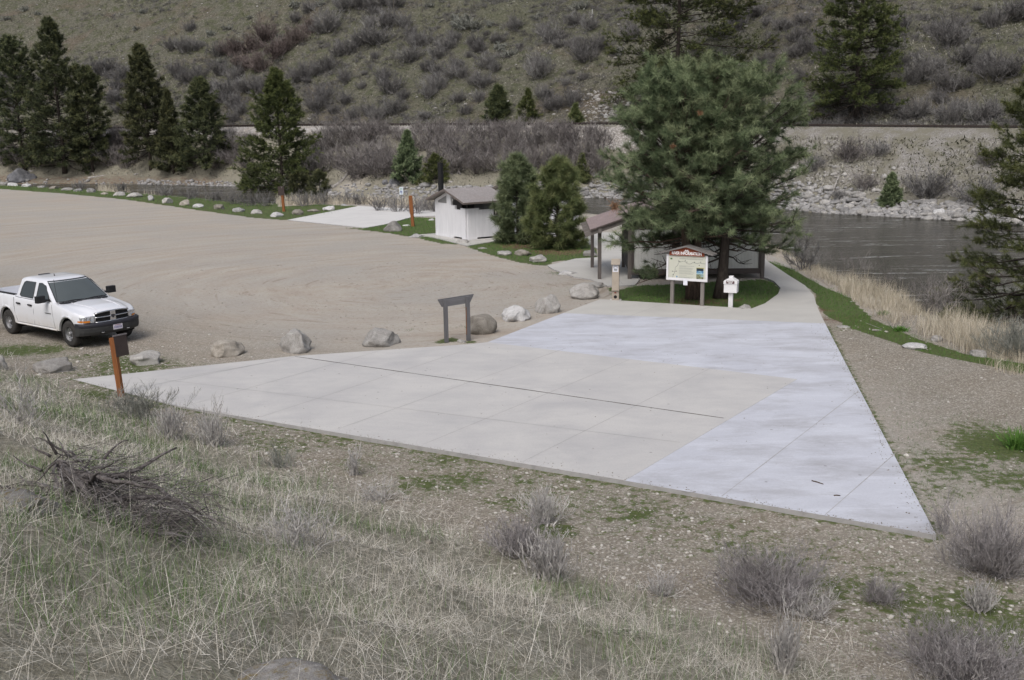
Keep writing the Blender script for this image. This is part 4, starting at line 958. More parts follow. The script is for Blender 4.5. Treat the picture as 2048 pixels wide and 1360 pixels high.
s = .009 + .026 * rng.random(len(x)) ** 3.0 + (rng.random(len(x)) < .02) * .025
m = rng.random(len(x)) < .35; P = np.stack([x, y, zfun(x, y) + s * .12], -1)
scatter_stones('gravel_pebbles', P[m], s[m], M_PEBBLE, 1); scatter_stones('gravel_pebbles', P[~m], s[~m], M_GRANITE_T, 2)
# gravel kicked on to the edges of the pads
ex, ey, ez = [], [], []
for i in range(4):
    a, b = PAD_EDGE[i], PAD_EDGE[i+1]; L = np.linalg.norm(b - a); m_ = int(L * 26); f = rng.random(m_); nn_ = np.array([-(b - a)[1], (b - a)[0]]) / L; q = a + (b - a) * f[:, None] + nn_ * (np.abs(rng.normal(0, .16, m_)) * (vnoise(f * L * .6, f * 0 + i * 3.1, 12) * 1.6))[:, None]; ex.append(q[:, 0]); ey.append(q[:, 1])
m_ = 260; u_ = rng.random((m_, 2)); q0 = np.array([plane(300, 790)[:2], plane(1700, 1000)[:2], plane(1640, 670)[:2], plane(1020, 690)[:2]]); qq = (q0[0] * (1 - u_[:, :1]) + q0[1] * u_[:, :1]) * (1 - u_[:, 1:]) + (q0[3] * (1 - u_[:, :1]) + q0[2] * u_[:, :1]) * u_[:, 1:]; ex.append(qq[:, 0]); ey.append(qq[:, 1])
ex, ey = np.concatenate(ex), np.concatenate(ey); s = .005 + .010 * rng.random(len(ex)) ** 2
scatter_stones('gravel_pebbles', np.stack([ex, ey, np.full(len(ex), .089)], -1), s, M_GRANITE_T, 8)
m_ = 5200; u_, v_ = rng.uniform(-16, 4, m_), rng.uniform(26, 48, m_); kk_ = off_pad(u_, v_) & (vnoise(u_ * .5, v_ * .5, 19) > .35) & (v_ < 47 - .2 * u_) & ~inside(LAWN_W['sign'], u_, v_); u_, v_ = u_[kk_], v_[kk_]
scatter_stones('gravel_pebbles', np.stack([u_, v_, zfun(u_, v_)], -1), .012 + .03 * rng.random(len(u_)) ** 3, M_GRANITE_T, 9)
n = 900; t = rng.uniform(-.62, .62, n); off = 3 + rng.random(n) ** 1.3 * 60; y = yr(t) + off; x = t * y; P = np.stack([x, y, zfun(x, y)], -1); s = .08 + .28 * rng.random(n) ** 3
scatter_stones('hillside_stones', P, s, M_GRANITE, 3)
pc = [hit(rng.normal(1206, 28), rng.uniform(180, 245)) for _ in range(220)] + [hit(rng.normal(1660, 60), rng.uniform(330, 400)) for _ in range(160)]
scatter_stones('talus_stones', np.array(pc), .08 + .35 * rng.random(len(pc)) ** 2.2, M_GRANITE, 5)
# ------------------------------------------------------------------ grass
def on_ground(x, y): return np.stack([x, y, zfun(x, y)], -1)
def grass(name, P, h, lean, w, mat, tint, seed, droop=.5, nseg=2, az=None):
    rng = np.random.default_rng(seed); n = len(P); az = rng.uniform(0, 6.283, n) if az is None else az
    polys, ns = blades(P, h, az, lean, w, rng, droop, nseg)
    o = soup(name, polys, mat, np.tile(tint, ns)); return tag(o, kind='stuff')
rng = np.random.default_rng(501)
# near hillside: matted dead grass, then standing dead stems, then fresh green blades
n = 430000; x = rng.uniform(-19, 9, n); y = rng.uniform(2.5, 31, n); d = hill_d(x, y); dist = np.hypot(x, y)
clump = fbm(x * 1.3, y * 1.3, 41, 3); grn = fbm(x * .75, y * .75, 61, 3)
edge = np.clip((d + .35 + (clump - .45) * 2.2) / 1.0, 0, 1)
k = (rng.random(n) < edge * np.clip(9.0 / dist, .30, 1) ** 1.2 * np.clip((clump - .18) * 2.6, .25, 1)) & off_pad(x, y) & (np.abs(x / np.maximum(y, .1)) < .95)
xd, yd = x[k], y[k]; m = len(xd); cl = clump[k]
laid = rng.random(m) < .70
h = np.where(laid, rng.uniform(.14, .46, m), rng.uniform(.10, .34, m)); lean = np.where(laid, rng.uniform(.75, 1.4, m), rng.uniform(.1, .7, m))
grass('dry_grass', on_ground(xd, yd) + np.stack([0 * xd, 0 * xd, rng.uniform(0, .05, m)], -1), h, lean, rng.uniform(.0022, .0050, m) * np.clip(np.hypot(xd, yd) / 9, .9, 2.2), M_DRY, np.clip(rng.normal(.5, .22, m) + (cl - .45) * .7, 0, 1), 502)
n = 260000; x = rng.uniform(-18, 7, n); y = rng.uniform(2.5, 27, n); d = hill_d(x, y); dist = np.hypot(x, y); grn = fbm(x * .75, y * .75, 61, 3)
k = (rng.random(n) < np.clip((d - .0) / 1.0, 0, 1) * np.clip(9 / dist, .3, 1) * np.clip((grn - .36) * 5.0, .05, 1.3)) & off_pad(x, y) & (np.abs(x / np.maximum(y, .1)) < .95)
xg, yg = x[k], y[k]; m = len(xg)
grass('green_grass', on_ground(xg, yg), rng.uniform(.10, .30, m), rng.uniform(.05, .75, m), rng.uniform(.0032, .006, m) * np.clip(np.hypot(xg, yg) / 9, .9, 2.2), M_GREEN, np.clip(rng.normal(.5, .2, m), 0, 1), 503)
# scattered tall dead stalks
n = 2000; x = rng.uniform(-16, 5, n); y = rng.uniform(4, 24, n); d = hill_d(x, y); k = (d > .2) & off_pad(x, y) & (np.abs(x / y) < .9); x, y = x[k], y[k]; m = len(x)
grass('dry_stalks', on_ground(x, y), rng.uniform(.35, .85, m), rng.uniform(.2, .95, m), np.full(m, .0042), M_DRY, np.clip(rng.normal(.75, .12, m), 0, 1), 504, .35, 3)
# lawns
px_, py_, hh, ww = [], [], [], []
for nm, dens, hgt in (('sign', 420, .085), ('toilet_island', 150, .10), ('toilet_left', 110, .11), ('lot_far', 24, .16), ('river_side', 330, .10)):
    Pw = LAWN_W[nm]; mn, mx = Pw.min(0), Pw.max(0); A = (mx - mn).prod(); n = int(A * dens); n = min(n, 260000)
    x = rng.uniform(mn[0] - .1, mx[0] + .1, n); y = rng.uniform(mn[1] - .1, mx[1] + .1, n)
    jx, jy = x + (vnoise(x * 2.2, y * 2.2, 3) - .5) * .5, y + (vnoise(x * 2.2, y * 2.2, 4) - .5) * .5
    k = inside(Pw, jx, jy) & (np.abs(x / y) < .75); x, y = x[k], y[k]
    px_.append(x); py_.append(y); hh.append(rng.uniform(.45, 1.15, len(x)) * hgt); ww.append(np.full(len(x), .011) * np.clip(y / 36, .8, 3.2))
x, y, h, w = map(np.concatenate, (px_, py_, hh, ww)); m = len(x); br = fbm(x * .9, y * .9, 71, 3)
grass('lawn_grass', on_ground(x, y), h, rng.uniform(.1, .9, m), w, M_LAWN, np.clip(rng.normal(.45, .17, m) + np.clip(br - .62, 0, 1) * 3, 0, 1), 505)
# mossy grass tufts in the gravel and along the pad edges
xs_, ys_ = [], []
for (c, rad, s) in MOSS_W:
    n = int(520 * rad * rad * s) + 60; xs_.append(rng.normal(c[0], rad * .55, n)); ys_.append(rng.normal(c[1], rad * .55, n))
for i in range(4):
    a, b = PAD_EDGE[i], PAD_EDGE[i+1]; L = np.linalg.norm(b - a); n = int(L * 70); f = rng.random(n); kk = vnoise(f * L * .8, f * 0 + i * 7.7, 9) > .35; f = f[kk]
    q = a + (b - a) * f[:, None]; xs_.append(q[:, 0] + rng.normal(0, .09, len(f))); ys_.append(q[:, 1] + rng.normal(0, .09, len(f)))
x, y = np.concatenate(xs_), np.concatenate(ys_); k = off_pad(x, y) & (vnoise(x * 3, y * 3, 2) > .32); x, y = x[k], y[k]; m = len(x)
grass('mossy_grass', on_ground(x, y), rng.uniform(.02, .075, m), rng.uniform(.1, 1.0, m), rng.uniform(.006, .011, m), M_GREEN, np.clip(rng.normal(.35, .2, m), 0, 1), 506)
# tall golden bunch grass between the riverside lawn and the water
n = 62000; t = rng.uniform(.255, .64, n); off = rng.uniform(-3.6, 3.8, n); y = yb(t) + off; x = t * y
kx = fbm(x * .75, y * .75, 81, 3); k = (rng.random(n) < np.clip((kx - .27) * 3.4, 0, 1) * np.clip(1.2 - np.abs(off + .2) / 3.4, 0, 1)) & ~inside(LAWN_W['river_side'], x, y); x, y = x[k], y[k]; m = len(x)
fade = np.clip((x / y - .28) / .06, .35, 1) * np.clip((.60 - x / y) / .05, .4, 1)
grass('golden_bunch_grass', on_ground(x, y), rng.uniform(.3, 1.0, m) * fade * np.clip(.45 + (fbm(x * .9, y * .9, 82, 2) - .2) * 1.6, .4, 1.2), rng.uniform(.03, .62, m), rng.uniform(.009, .016, m), M_STRAW, np.clip(rng.normal(.55, .2, m), 0, 1), 507, .5, 3)
# pale dry grass along the far edge of the lot
n = 52000; t = rng.uniform(-.66, -.06, n); off = rng.uniform(-2.0, 6.5, n); y = yb(t) + off; x = t * y
kx = fbm(x * .3, y * .3, 91, 3); k = (rng.random(n) < np.clip((kx - .30) * 3.5, 0, 1)) & ~inside(LAWN_W['lot_far'], x, y) & (np.hypot(x + 12.5, y - 76) > 0); x, y = x[k], y[k]
PF = np.array([plane(*p)[:2] for p in ((560,446),(730,462),(890,436),(890,418),(718,411))]); k = ~inside(PF, x, y); x, y = x[k], y[k]; m = len(x)
grass('pale_bank_grass', on_ground(x, y), rng.uniform(.35, 1.0, m), rng.uniform(.03, .5, m), rng.uniform(.022, .045, m), M_STRAW, np.clip(rng.normal(.72, .17, m), 0, 1), 508)
# tufts over the far hillside and the far bank
n = 170000; t = rng.uniform(-.66, .66, n); off = np.where(rng.random(n) < .8, 2.5 + rng.random(n) ** 1.2 * 95, 0); y = yr(t) + off
bankm = off == 0; f = rng.random(n); y = np.where(bankm, yw(t) + 5 + (yr(t) - 8.5 - yw(t)) * f, y); x = t * y
gn = fbm(x * .25, y * .4, 95, 4); k = rng.random(n) < np.clip((gn - .25) * 3, .15, 1); x, y, gn = x[k], y[k], gn[k]; m = len(x); gg = fbm(x * .16, y * .22, 96, 4)
grass('hillside_grass', on_ground(x, y), rng.uniform(.14, .50, m), rng.uniform(.2, 1.3, m), rng.uniform(.09, .22, m), M_HGRASS, np.clip(.47 + rng.normal(0, .14, m) + (.47 - gg) * 1.7 + (gn - .5) * 1.9, 0, 1), 509, .4, 2)

# knee-high bare brush that covers the hillside between the big shrubs
n = 30000; t = rng.uniform(-.64, .64, n); off = 3 + rng.random(n) ** 1.1 * 80; y = yr(t) + off; x = t * y
bn = fbm(x * .09, y * .13, 97, 4); open_ = np.clip((-.33 - t) / .06, 0, 1) * np.clip((off - 26) / 8, 0, 1)
k = rng.random(n) < np.clip((bn - .34) * 4.0, .08, 1) * (1 - .9 * open_); x, y = x[k], y[k]; nb_ = len(x); per = 46
R0 = np.repeat(on_ground(x, y), per, 0); sz = np.repeat(rng.uniform(.35, 1.25, nb_), per); m = nb_ * per
d_ = nrm(rng.normal(size=(m, 3)) * np.array([1, 1, .55]) + np.array([0, 0, .55])); A_ = R0 + d_ * (sz * rng.uniform(0, .55, m))[:, None] + rng.normal(size=(m, 3)) * np.array([.12, .12, 0]); B_ = A_ + nrm(d_ + rng.normal(size=(m, 3)) * .6) * (sz * rng.uniform(.25, .6, m))[:, None]
tag(soup('low_brush', ribbons(A_, B_, .042, .026, rng), M_TWIG_G, np.repeat(np.clip(rng.normal(.45, .18, nb_), 0, 1), per)), kind='stuff')
# ------------------------------------------------------------------ shrubs and dead plants in front
def near_shrub(label, px, py, rpx, hpx, seed, mat, stems, kids, w, kidlen=.5, spread=.9, up=.3, curve=.35, name='dry_shrub', cat='shrub', grp=None):
    p = hit(px, py); R = rpx * mpp(p[1]); H = hpx * mpp(p[1]) * 1.08; me = shrub_mesh(name, seed, R, H, stems, mat, kids=kids, w=w, kidlen=kidlen, spread=spread, up=up, curve=curve); er, eh = extent(me)
    o = link(bpy.data.objects.new(name, me)); o.scale = (R / er, R / er, H / eh)
    o.location = (p[0], p[1], p[2] - .02); return tag(o, label, cat, grp)
near_shrub('grey-green sagebrush at the foot of the near wooden signpost', 272, 836, 62, 55, 201, M_SAGE, 70, (8, 4), .010, .45, .8, .7)
near_shrub('small grey sagebrush on the slope left of the pale upright stalks', 562, 936, 34, 46, 202, M_SAGE, 40, (7, 3), .008, .5, .8, .6)
near_shrub('thin pale dead plant standing alone below the edge of the beige pad', 706, 950, 20, 58, 203, M_TWIG_P, 24, (4, 3), .013, .45, .45, .9, .25, 'dead_plant')
near_shrub('pale bleached shrub fanning up at the centre of the gravel strip', 1090, 1046, 46, 66, 204, M_TWIG_P, 63, (6, 4), .013, .5, .75, .55, .3, 'dead_plant')
near_shrub('dark grey low shrub just below the bleached one in the gravel strip', 1040, 1112, 70, 72, 205, M_TWIG_N, 84, (8, 5), .009, .45, .9, .5)
near_shrub('pale stalky shrub standing in front of the dark grey low one', 1098, 1160, 48, 92, 206, M_TWIG_P, 90, (5, 2), .012, .35, .5, .95, .2, 'dead_plant')
near_shrub('largest dark grey bare bush, right of centre in the foreground gravel', 1538, 1200, 118, 90, 207, M_TWIG_N, 177, (9, 5), .008, .45, .95, .55)
near_shrub('small dark twiggy shrub between the two largest grey bushes', 1752, 1204, 46, 50, 208, M_TWIG_N, 56, (7, 5), .008, .5, .9, .4)
near_shrub('tall dark grey bush at the right edge touching the sealed pavement corner', 1985, 1148, 90, 112, 209, M_TWIG_N, 159, (9, 5), .009, .45, .9, .6)
near_shrub('small pale fan-shaped dead shrub near the right edge', 1958, 1222, 32, 62, 210, M_TWIG_P, 69, (5, 3), .011, .4, .65, .8, .25, 'dead_plant')
near_shrub('big grey tangled bush in the lower right corner', 1925, 1365, 132, 108, 211, M_TWIG_N, 177, (9, 5), .008, .5, .95, .5)
near_shrub('bleached stems sprawling out of the lower right bush', 1935, 1375, 80, 95, 212, M_TWIG_P, 39, (5, 3), .015, .5, .95, .2, .6, 'dead_plant')
near_shrub('tall bunch of pale dead stalks left of the lower right bush', 1568, 1345, 30, 130, 213, M_TWIG_P, 90, (4, 2), .011, .35, .4, .95, .2, 'dead_plant')
near_shrub('pale dead stalks below the right side of the largest grey bush', 1620, 1232, 50, 60, 214, M_TWIG_P, 45, (5, 3), .011, .5, .95, .3, .5, 'dead_plant')
near_shrub('bunch of pale grey stalks on the slope right of the sagebrush', 345, 880, 34, 66, 215, M_TWIG_P, 69, (4, 3), .012, .4, .55, .85, .25, 'dead_plant')
near_shrub('tallest pale stalks on the slope beside the pad edge', 425, 892, 36, 78, 216, M_TWIG_P, 75, (4, 3), .012, .4, .5, .9, .25, 'dead_plant')
near_shrub('low scrawny pale plant lying on the gravel left of centre', 760, 1000, 60, 40, 217, M_TWIG_P, 39, (5, 3), .011, .5, 1.0, .1, .5, 'dead_plant')
near_shrub('sprawling pale twigs among dry grass below the uprooted bush', 600, 1100, 95, 90, 218, M_TWIG_P, 51, (5, 4), .011, .55, 1.0, .3, .6, 'dead_plant')
near_shrub('wispy pale weed at the left edge above the uprooted bush', 40, 850, 55, 110, 219, M_TWIG_P, 24, (5, 4), .012, .5, .7, .6, .5, 'dead_plant')
near_shrub('scrubby pale plant in the grass right of the white cobble pair', 1320, 1190, 42, 50, 220, M_TWIG_P, 45, (5, 3), .011, .5, .95, .3, .5, 'dead_plant')
near_shrub('thin bare twigs beside the bushes at the right edge gravel', 1890, 1070, 40, 80, 221, M_TWIG_N, 28, (6, 4), .008, .5, .8, .5)
near_shrub('silvery sagebrush below the edge pine on the right bank', 1992, 650, 52, 74, 222, M_SAGE, 110, (8, 5), .014, .45, .85, .6)
near_shrub('pale grey brush at the right edge beside the riverside lawn', 2030, 712, 62, 62, 223, M_SAGE, 110, (8, 5), .012, .45, .9, .6)
near_shrub('dark bare shrub with a forked trunk at the water beside the path bend', 1608, 540, 38, 62, 224, M_TWIG_G, 16, (9, 7), .030, .55, .8, .4)
for px, py, r, h, lab in ((1668,556,34,44,'bare mauve-grey willow at the near waterside right of the forked shrub'), (1720,572,38,52,'bare willow at the near waterside behind the tallest golden grass'), (1790,598,40,54,'faint bare willow at the near waterside in the middle of the river view'), (1868,630,48,66,'dark bare willow at the near waterside left of the silvery sagebrush'), (1920,640,40,60,'bare willow at the near waterside just left of the edge pine')):
    near_shrub(lab, px, py, r, h, int(px), M_TWIG_M, 26, (8, 5), .014, .5, .8, .5, name='willow_shrub')
for i, (px, py, r, h) in enumerate(((760,418,22,26),(795,420,22,30),(835,424,22,28),(850,418,20,26),(720,405,20,22),(690,404,20,20),(470,404,22,22),(500,408,20,22),(430,398,20,20),(330,388,18,18),(380,394,18,20),(610,408,22,26),(645,405,20,24),(160,376,16,16),(240,382,16,18),(530,408,20,26),(870,420,18,26))):
    near_shrub('grey twiggy brush at the near water edge behind the far lawn and pad', px, py + 4, r, h, 700 + i, M_TWIG_G, 24, (7, 4), .03, .5, .85, .5, name='willow_shrub', grp='brush along the far lot bank')
near_shrub('clump of fresh green grass at the right edge of the gravel', 2036, 896, 34, 34, 230, M_LAWN, 220, (), .010, .4, .8, .5, .25, 'grass_clump', 'grass')
for px, py, r, h, lab in ((1766,630,9,8,'dark green grass clump at the upper straw edge of the riverside lawn'), (1800,662,13,9,'dark green grass clump at the lower straw edge of the riverside lawn')):
    near_shrub(lab, px, py, r, h, int(px), M_LAWN, 160, (), .016, .4, .9, .4, .25, 'grass_clump', 'grass')
# dark undergrowth at the foot of the lone near-bank pine
for px, py, r, lab in ((505,392,26,'small dark green pine bush at the left foot of the lone ragged pine'), (640,392,22,'small dark green pine bush at the right foot of the lone ragged pine'), (600,398,26,'low dark green pine bush under the lone ragged pine')):
    g, H, Rm = tree_at(px, py, py - 44, r); pine_tree('pine_bush', lab, 'shrub', g, dict(seed=int(px), H=H, R=Rm, base=.05, nb=40, sub=10, nlen=.5, nw=.06, nn=13, prof='round', up=.8, trunk_r=.06), M_NEEDLE_D, M_BARK_D)

# uprooted dead bush on the slope
M_DEAD = m_bark('weathered_grey_wood', (.055, .047, .043), (.14, .125, .12), (.27, .25, .24))
M_DEADT = m_leaf('weathered_grey_twigs', [(0, (.045, .038, .036)), (.5, (.115, .102, .10)), (1, (.25, .235, .23))], .9)
c0 = hit(128, 996); tip = hit(425, 1112); ax = nrm(tip - c0); Lb = float(np.linalg.norm(tip - c0)); sidev = nrm(np.cross(ax, [0, 0, 1]))
db = thing('uprooted_bush', 'uprooted dead grey bush with a gnarled stump lying on the grassy slope at the left', 'dead bush', tuple(c0)); rg = np.random.default_rng(88)
def cv(p, d, L, seg, wob, grav=0.0):
    pts = [np.array(p, float)]; d = nrm(np.array(d, float))
    for k in range(seg):
        d = nrm(d + rg.normal(size=3) * wob + np.array([0, 0, -grav])); q = pts[-1] + d * L / seg
        gz = zat(q[0] + c0[0], q[1] + c0[1]) - c0[2] + .02
        if q[2] < gz: q[2] = gz + .02; d[2] = abs(d[2]) * .3
        pts.append(q)
    return [tuple(p) for p in pts]
st = MB()
for k in range(4): st.tube(cv((rg.normal() * .06, rg.normal() * .06, -.05), (rg.normal() * .18 + .05, rg.normal() * .2, 1.0), rg.uniform(.25, .42), 6, .22), [.065 * (1 - .75 * j / 6) for j in range(7)], 7)
for k in range(7): st.tube(cv((.0, 0, .06 + .05 * k), ax * .8 + sidev * rg.normal() * .5 + np.array([0, 0, .15]), rg.uniform(.5, 1.0) * Lb, 8, .16, .03), [.045 * (1 - .8 * j / 8) for j in range(9)], 6)
for k in range(5): st.tube(cv((0, 0, .05), -ax + sidev * rg.normal() * .5 + np.array([0, 0, rg.uniform(.0, .25)]), rg.uniform(.35, .85), 6, .2), [.035 * (1 - .8 * j / 6) for j in range(7)], 6)
for k in range(10): st.tube(cv((rg.normal() * .1, rg.normal() * .1, rg.uniform(.25, .5)), (rg.normal(), rg.normal(), .5), rg.uniform(.2, .45), 5, .35), [.016 * (1 - .7 * j / 5) for j in range(6)], 5)
st.build('stump', M_DEAD, db, smooth=True, fix=False)
A, B, Wd = [], [], []
for k in range(900):
    s = rg.random(); p = ax * s * Lb * .75 + sidev * rg.normal() * (.12 + .24 * s) + np.array([0, 0, rg.uniform(.03, .50) * (1 - .45 * s)])
    pts = cv(p, ax * rg.uniform(.5, 1.1) + sidev * rg.normal() * .55 + np.array([0, 0, rg.normal() * .28]), rg.uniform(.3, .85), 6, .17, .02)
    w = rg.uniform(.005, .012)
    for j in range(6): A.append(pts[j]); B.append(pts[j+1]); Wd.append(w * (1 - .13 * j))
A, B, Wd = map(np.array, (A, B, Wd)); soup('twigs', ribbons(A, B, Wd, Wd * .85, rg), M_DEADT, np.repeat(np.clip(rg.normal(.5, .22, 900), 0, 1), 6), db)
# driftwood and fallen logs
M_DRIFT = m_bark('bleached_driftwood', (.20, .185, .17), (.33, .31, .29), (.46, .44, .42))
def log(label, a, b, r, bend=.1, cat='log', name='driftwood_log', branches=2):
    A = hit(*a); Bp = depth_pt(*b, hit(a[0], a[1])[1] + 1.2); d = Bp - A; mid = A + d * .5 + np.array([0, 0, bend]); m = MB()
    pts = [A + (Bp - A) * f + np.array([0, 0, math.sin(f * PI) * bend + .06]) - A for f in np.linspace(0, 1, 6)]
    m.tube([tuple(p) for p in pts], [r * (1.1 - .5 * f) for f in np.linspace(0, 1, 6)], 7)
    for k in range(branches): p = pts[2 + k]; m.tube([tuple(p), tuple(p + np.array([rnd.uniform(-.8, .8), -.2, rnd.uniform(.3, .9)]))], [r * .4, r * .12], 5)
    o = m.build(name, M_DRIFT, smooth=True, fix=False, loc=tuple(A)); return tag(o, label, cat)
log('thick bleached log slanting up from the far shore rubble right of the lone ragged pine', (664, 377), (698, 345), .30, -.3)
log('long pale driftwood log lying level above the rubble right of the lone ragged pine', (620, 349), (668, 358), .2, 0)
log('short pale log on the rubble above the slanting log', (640, 366), (676, 350), .14)
log('bleached log end on the shore left of the lone ragged pine', (505, 352), (528, 344), .3, 0, branches=0)
log('grey driftwood log on the reddish far shore between the left pine groups', (176, 357), (212, 351), .2, 0)
log('thin pale log lying on the far shore below the left pine clump', (58, 343), (96, 344), .22, 0, branches=0)
log('grey log leaning on the reddish far shore below the columnar pine', (268, 350), (300, 344), .16, 0)
log('flat pale log on the boulders behind the nearer toilet roof', (898, 366), (928, 368), .25, 0, branches=0)
log('weathered timber lying on the gravel slope right of the big pine cluster', (1648, 288), (1690, 296), .16, 0, branches=0)
log('fallen bare branch lying beside the track under the layered right pine', (1676, 239), (1740, 241), .10, .1)
log('pale driftwood stick in the shore rubble right of the near pines', (1665, 385), (1678, 352), .10, 0)
for lab, a, b in (('longer dark stick lying on the sealed pavement', (1623, 971), (1646, 978)), ('shorter dark stick lying on the sealed pavement near its corner', (1667, 1001), (1680, 1001))):
    A, B = plane(*a), plane(*b); m = MB(); m.tube([(0, 0, 0), tuple((B - A) * .5 + np.array([0, 0, .006])), tuple(B - A)], [.010, .009, .007], 6)
    tag(m.build('stick', plain('dark_bark_stick', (.09, .06, .035), .9), smooth=True, loc=(A[0], A[1], .093)), lab, 'stick')
log('dead twisted branch lying on the riverside lawn', (1745, 664), (1820, 672), .03, .02, 'branch', 'fallen_branch', 3)
# few fence posts on the upper hillside
M_POST = wood('weathered_fence_post', (.12, .105, .09), 'z')
for i, (px, py, h) in enumerate(((519,44,16),(543,42,14),(788,26,26),(844,24,18),(898,10,24),(898+50,16,14))):
    p = hit(px, py); H = max(1.0, h * mpp(p[1])); m = MB(); m.tube([(0, 0, -.2), (.02, 0, H * .5), (.0, .03, H)], [.09, .085, .075], 6)
    tag(m.build('fence_post', M_POST, loc=tuple(p)), 'dark weathered fence post high on the left hillside', 'fence post', 'fence posts on the upper hillside')
p = hit(1184, 33); m = MB(); m.tube([(0, 0, -.2), (.05, 0, 1.2)], [.07, .06], 6); tag(m.build('marker_stake', plain('white_stake', (.6, .6, .58), .8), loc=tuple(p)), 'white marker stake high on the hillside left of the big open pine', 'stake')
# ------------------------------------------------------------------ writing helper
def text_mesh(name, body, size, mat, parent, loc, rot, ext=.002, width=None, bold=0.0):
    cu = bpy.data.curves.new('txt', 'FONT'); cu.body = body; cu.size = size; cu.align_x = 'CENTER'; cu.align_y = 'CENTER'; cu.extrude = ext; cu.offset = bold
    ob = bpy.data.objects.new('txt', cu); COL.objects.link(ob); bpy.context.view_layer.update()
    me = bpy.data.meshes.new_from_object(ob.evaluated_get(bpy.context.evaluated_depsgraph_get())); bpy.data.objects.remove(ob); me.name = name
    if width:
        xs = [v.co.x for v in me.vertices]; k = width / (max(xs) - min(xs))
        for v in me.vertices: v.co.x *= k
    me.materials.clear(); me.materials.append(mat); o = link(bpy.data.objects.new(name, me), parent); o.location = loc; o.rotation_euler = rot; return o
FRONT = (PI / 2, 0, 0)
M_GREYWOOD = wood('weathered_grey_timber', (.215, .195, .18), 'z', .18); M_GREYWX = wood('weathered_grey_board', (.20, .185, .175), 'x', .18)
M_GREYPAINT = wood('grey_painted_timber', (.125, .122, .128), 'z', .14); M_GREYPX = wood('grey_painted_board', (.135, .132, .138), 'x', .14)
M_ORANGE = wood('orange_brown_post', (.245, .096, .036), 'z', .25); M_SIGNBROWN = plain('dark_brown_sign_metal', (.050, .036, .032), .6, .3)
M_WHITE = plain('white_paint', (.72, .71, .72), .55, .3, var=.06, scale=3); M_TAN = plain('tan_painted_metal', (.40, .345, .285), .5, .35, var=.08, scale=4); M_TAND = plain('tan_metal_side', (.33, .285, .235), .5, .35, var=.08)
M_BROWNSIGN = plain('reddish_brown_sign', (.235, .058, .026), .6, .25, var=.10); M_CREAM = plain('cream_printed_panel', (.56, .56, .475), .5, .3, var=.04, scale=2)
M_INK = plain('dark_print', (.10, .11, .10), .7); M_INKG = plain('grey_print', (.33, .34, .31), .7); M_WHITE2 = plain('white_lettering', (.85, .85, .84), .6)
M_BLACK = plain('black_paint', (.012, .012, .013), .5, .3); M_PAPER = plain('white_paper', (.74, .74, .80), .8)
M_BLUE = plain('photo_blue', (.10, .24, .42), .6, var=.5, scale=20); M_NAVY = plain('photo_dark', (.025, .035, .045), .6, var=.6, scale=20); M_PALEBLUE = plain('photo_pale_blue', (.30, .46, .52), .6, var=.4, scale=24); M_OLIVE = plain('photo_olive', (.19, .20, .12), .6, var=.8, scale=22); M_SIGNGREEN = plain('emblem_green', (.06, .14, .03), .6); M_YEL = plain('photo_yellow', (.50, .46, .16), .6)
# ------------------------------------------------------------------ information board
a, b = plane(1343.5, 612), plane(1404.5, 616); d = b - a; yaw = math.atan2(d[1], d[0]) - R_(3); mid = (a + b) / 2; half = float(np.linalg.norm(d)) / 2
sg = thing('information_board', 'cream river information board with brown header under a small grey gable roof', 'sign', tuple(mid), yaw)
for s in (-1, 1): MB().box((s * half, 0, .93), (.125, .10, 1.9)).build('post', M_GREYWOOD, sg, bevel=.008)
PW, PB, PT = 1.50, .95, 1.86
fr = MB(); pc_ = (PB + PT) / 2
for s in (-1, 1): fr.box((s * (PW / 2 - .035), -.085, pc_), (.07, .06, PT - PB))
fr.box((0, -.085, PB + .045), (PW - .14, .058, .09)); fr.box((0, -.075, pc_ + .02), (PW - .14, .03, PT - PB - .06))
fr.build('panel_frame', M_WHITE, sg, bevel=.004)
pan = MB().box((0, -.094, pc_ + .035), (PW - .15, .012, PT - PB - .10)).build('printed_panel', M_CREAM, sg)
pr = MB(); yq = -.1015
def flat(mb, x0, z0, x1, z1, dy=0.0): mb.add([(x0, yq - dy, z0), (x1, yq - dy, z0), (x1, yq - dy, z1), (x0, yq - dy, z1)], [(0, 1, 2, 3)])
rl = random.Random(3)
pr.cur = 0
def poly_line(pts, w=.010):
    for p, q in zip(pts[:-1], pts[1:]):
        n = Vector((-(q[1] - p[1]), q[0] - p[0])).normalized() * w / 2
        pr.add([(p[0] - n.x, yq, p[1] - n.y), (q[0] - n.x, yq, q[1] - n.y), (q[0] + n.x, yq, q[1] + n.y), (p[0] + n.x, yq, p[1] + n.y)], [(0, 1, 2, 3)])
def Pp(u, v): return (-.75 + 1.5 * u, PB + (PT - PB) * (1 - v))     # fractions of the panel, v down
poly_line([Pp(*p) for p in ((.30,.20),(.31,.27),(.29,.34),(.27,.42),(.24,.47),(.215,.50),(.215,.58),(.21,.66),(.19,.74),(.16,.84),(.155,.93))])
poly_line([Pp(*p) for p in ((.31,.26),(.36,.27),(.42,.24),(.47,.27),(.50,.33),(.56,.34),(.60,.33),(.64,.28),(.70,.29),(.75,.31),(.79,.28),(.88,.30),(.95,.30))])
poly_line([Pp(*p) for p in ((.13,.64),(.18,.66),(.25,.645))], .008)
for u, v in ((.15,.655),(.245,.645),(.30,.25),(.33,.275),(.50,.27),(.68,.26),(.83,.245),(.80,.37),(.165,.78),(.46,.22)): flat(pr, *(Pp(u - .012, v + .014)), *(Pp(u + .012, v - .014)))
pr.cur = 1
for v in (.425, .45): flat(pr, *Pp(.31, v + .006), *Pp(.68 if v < .44 else .48, v - .006))
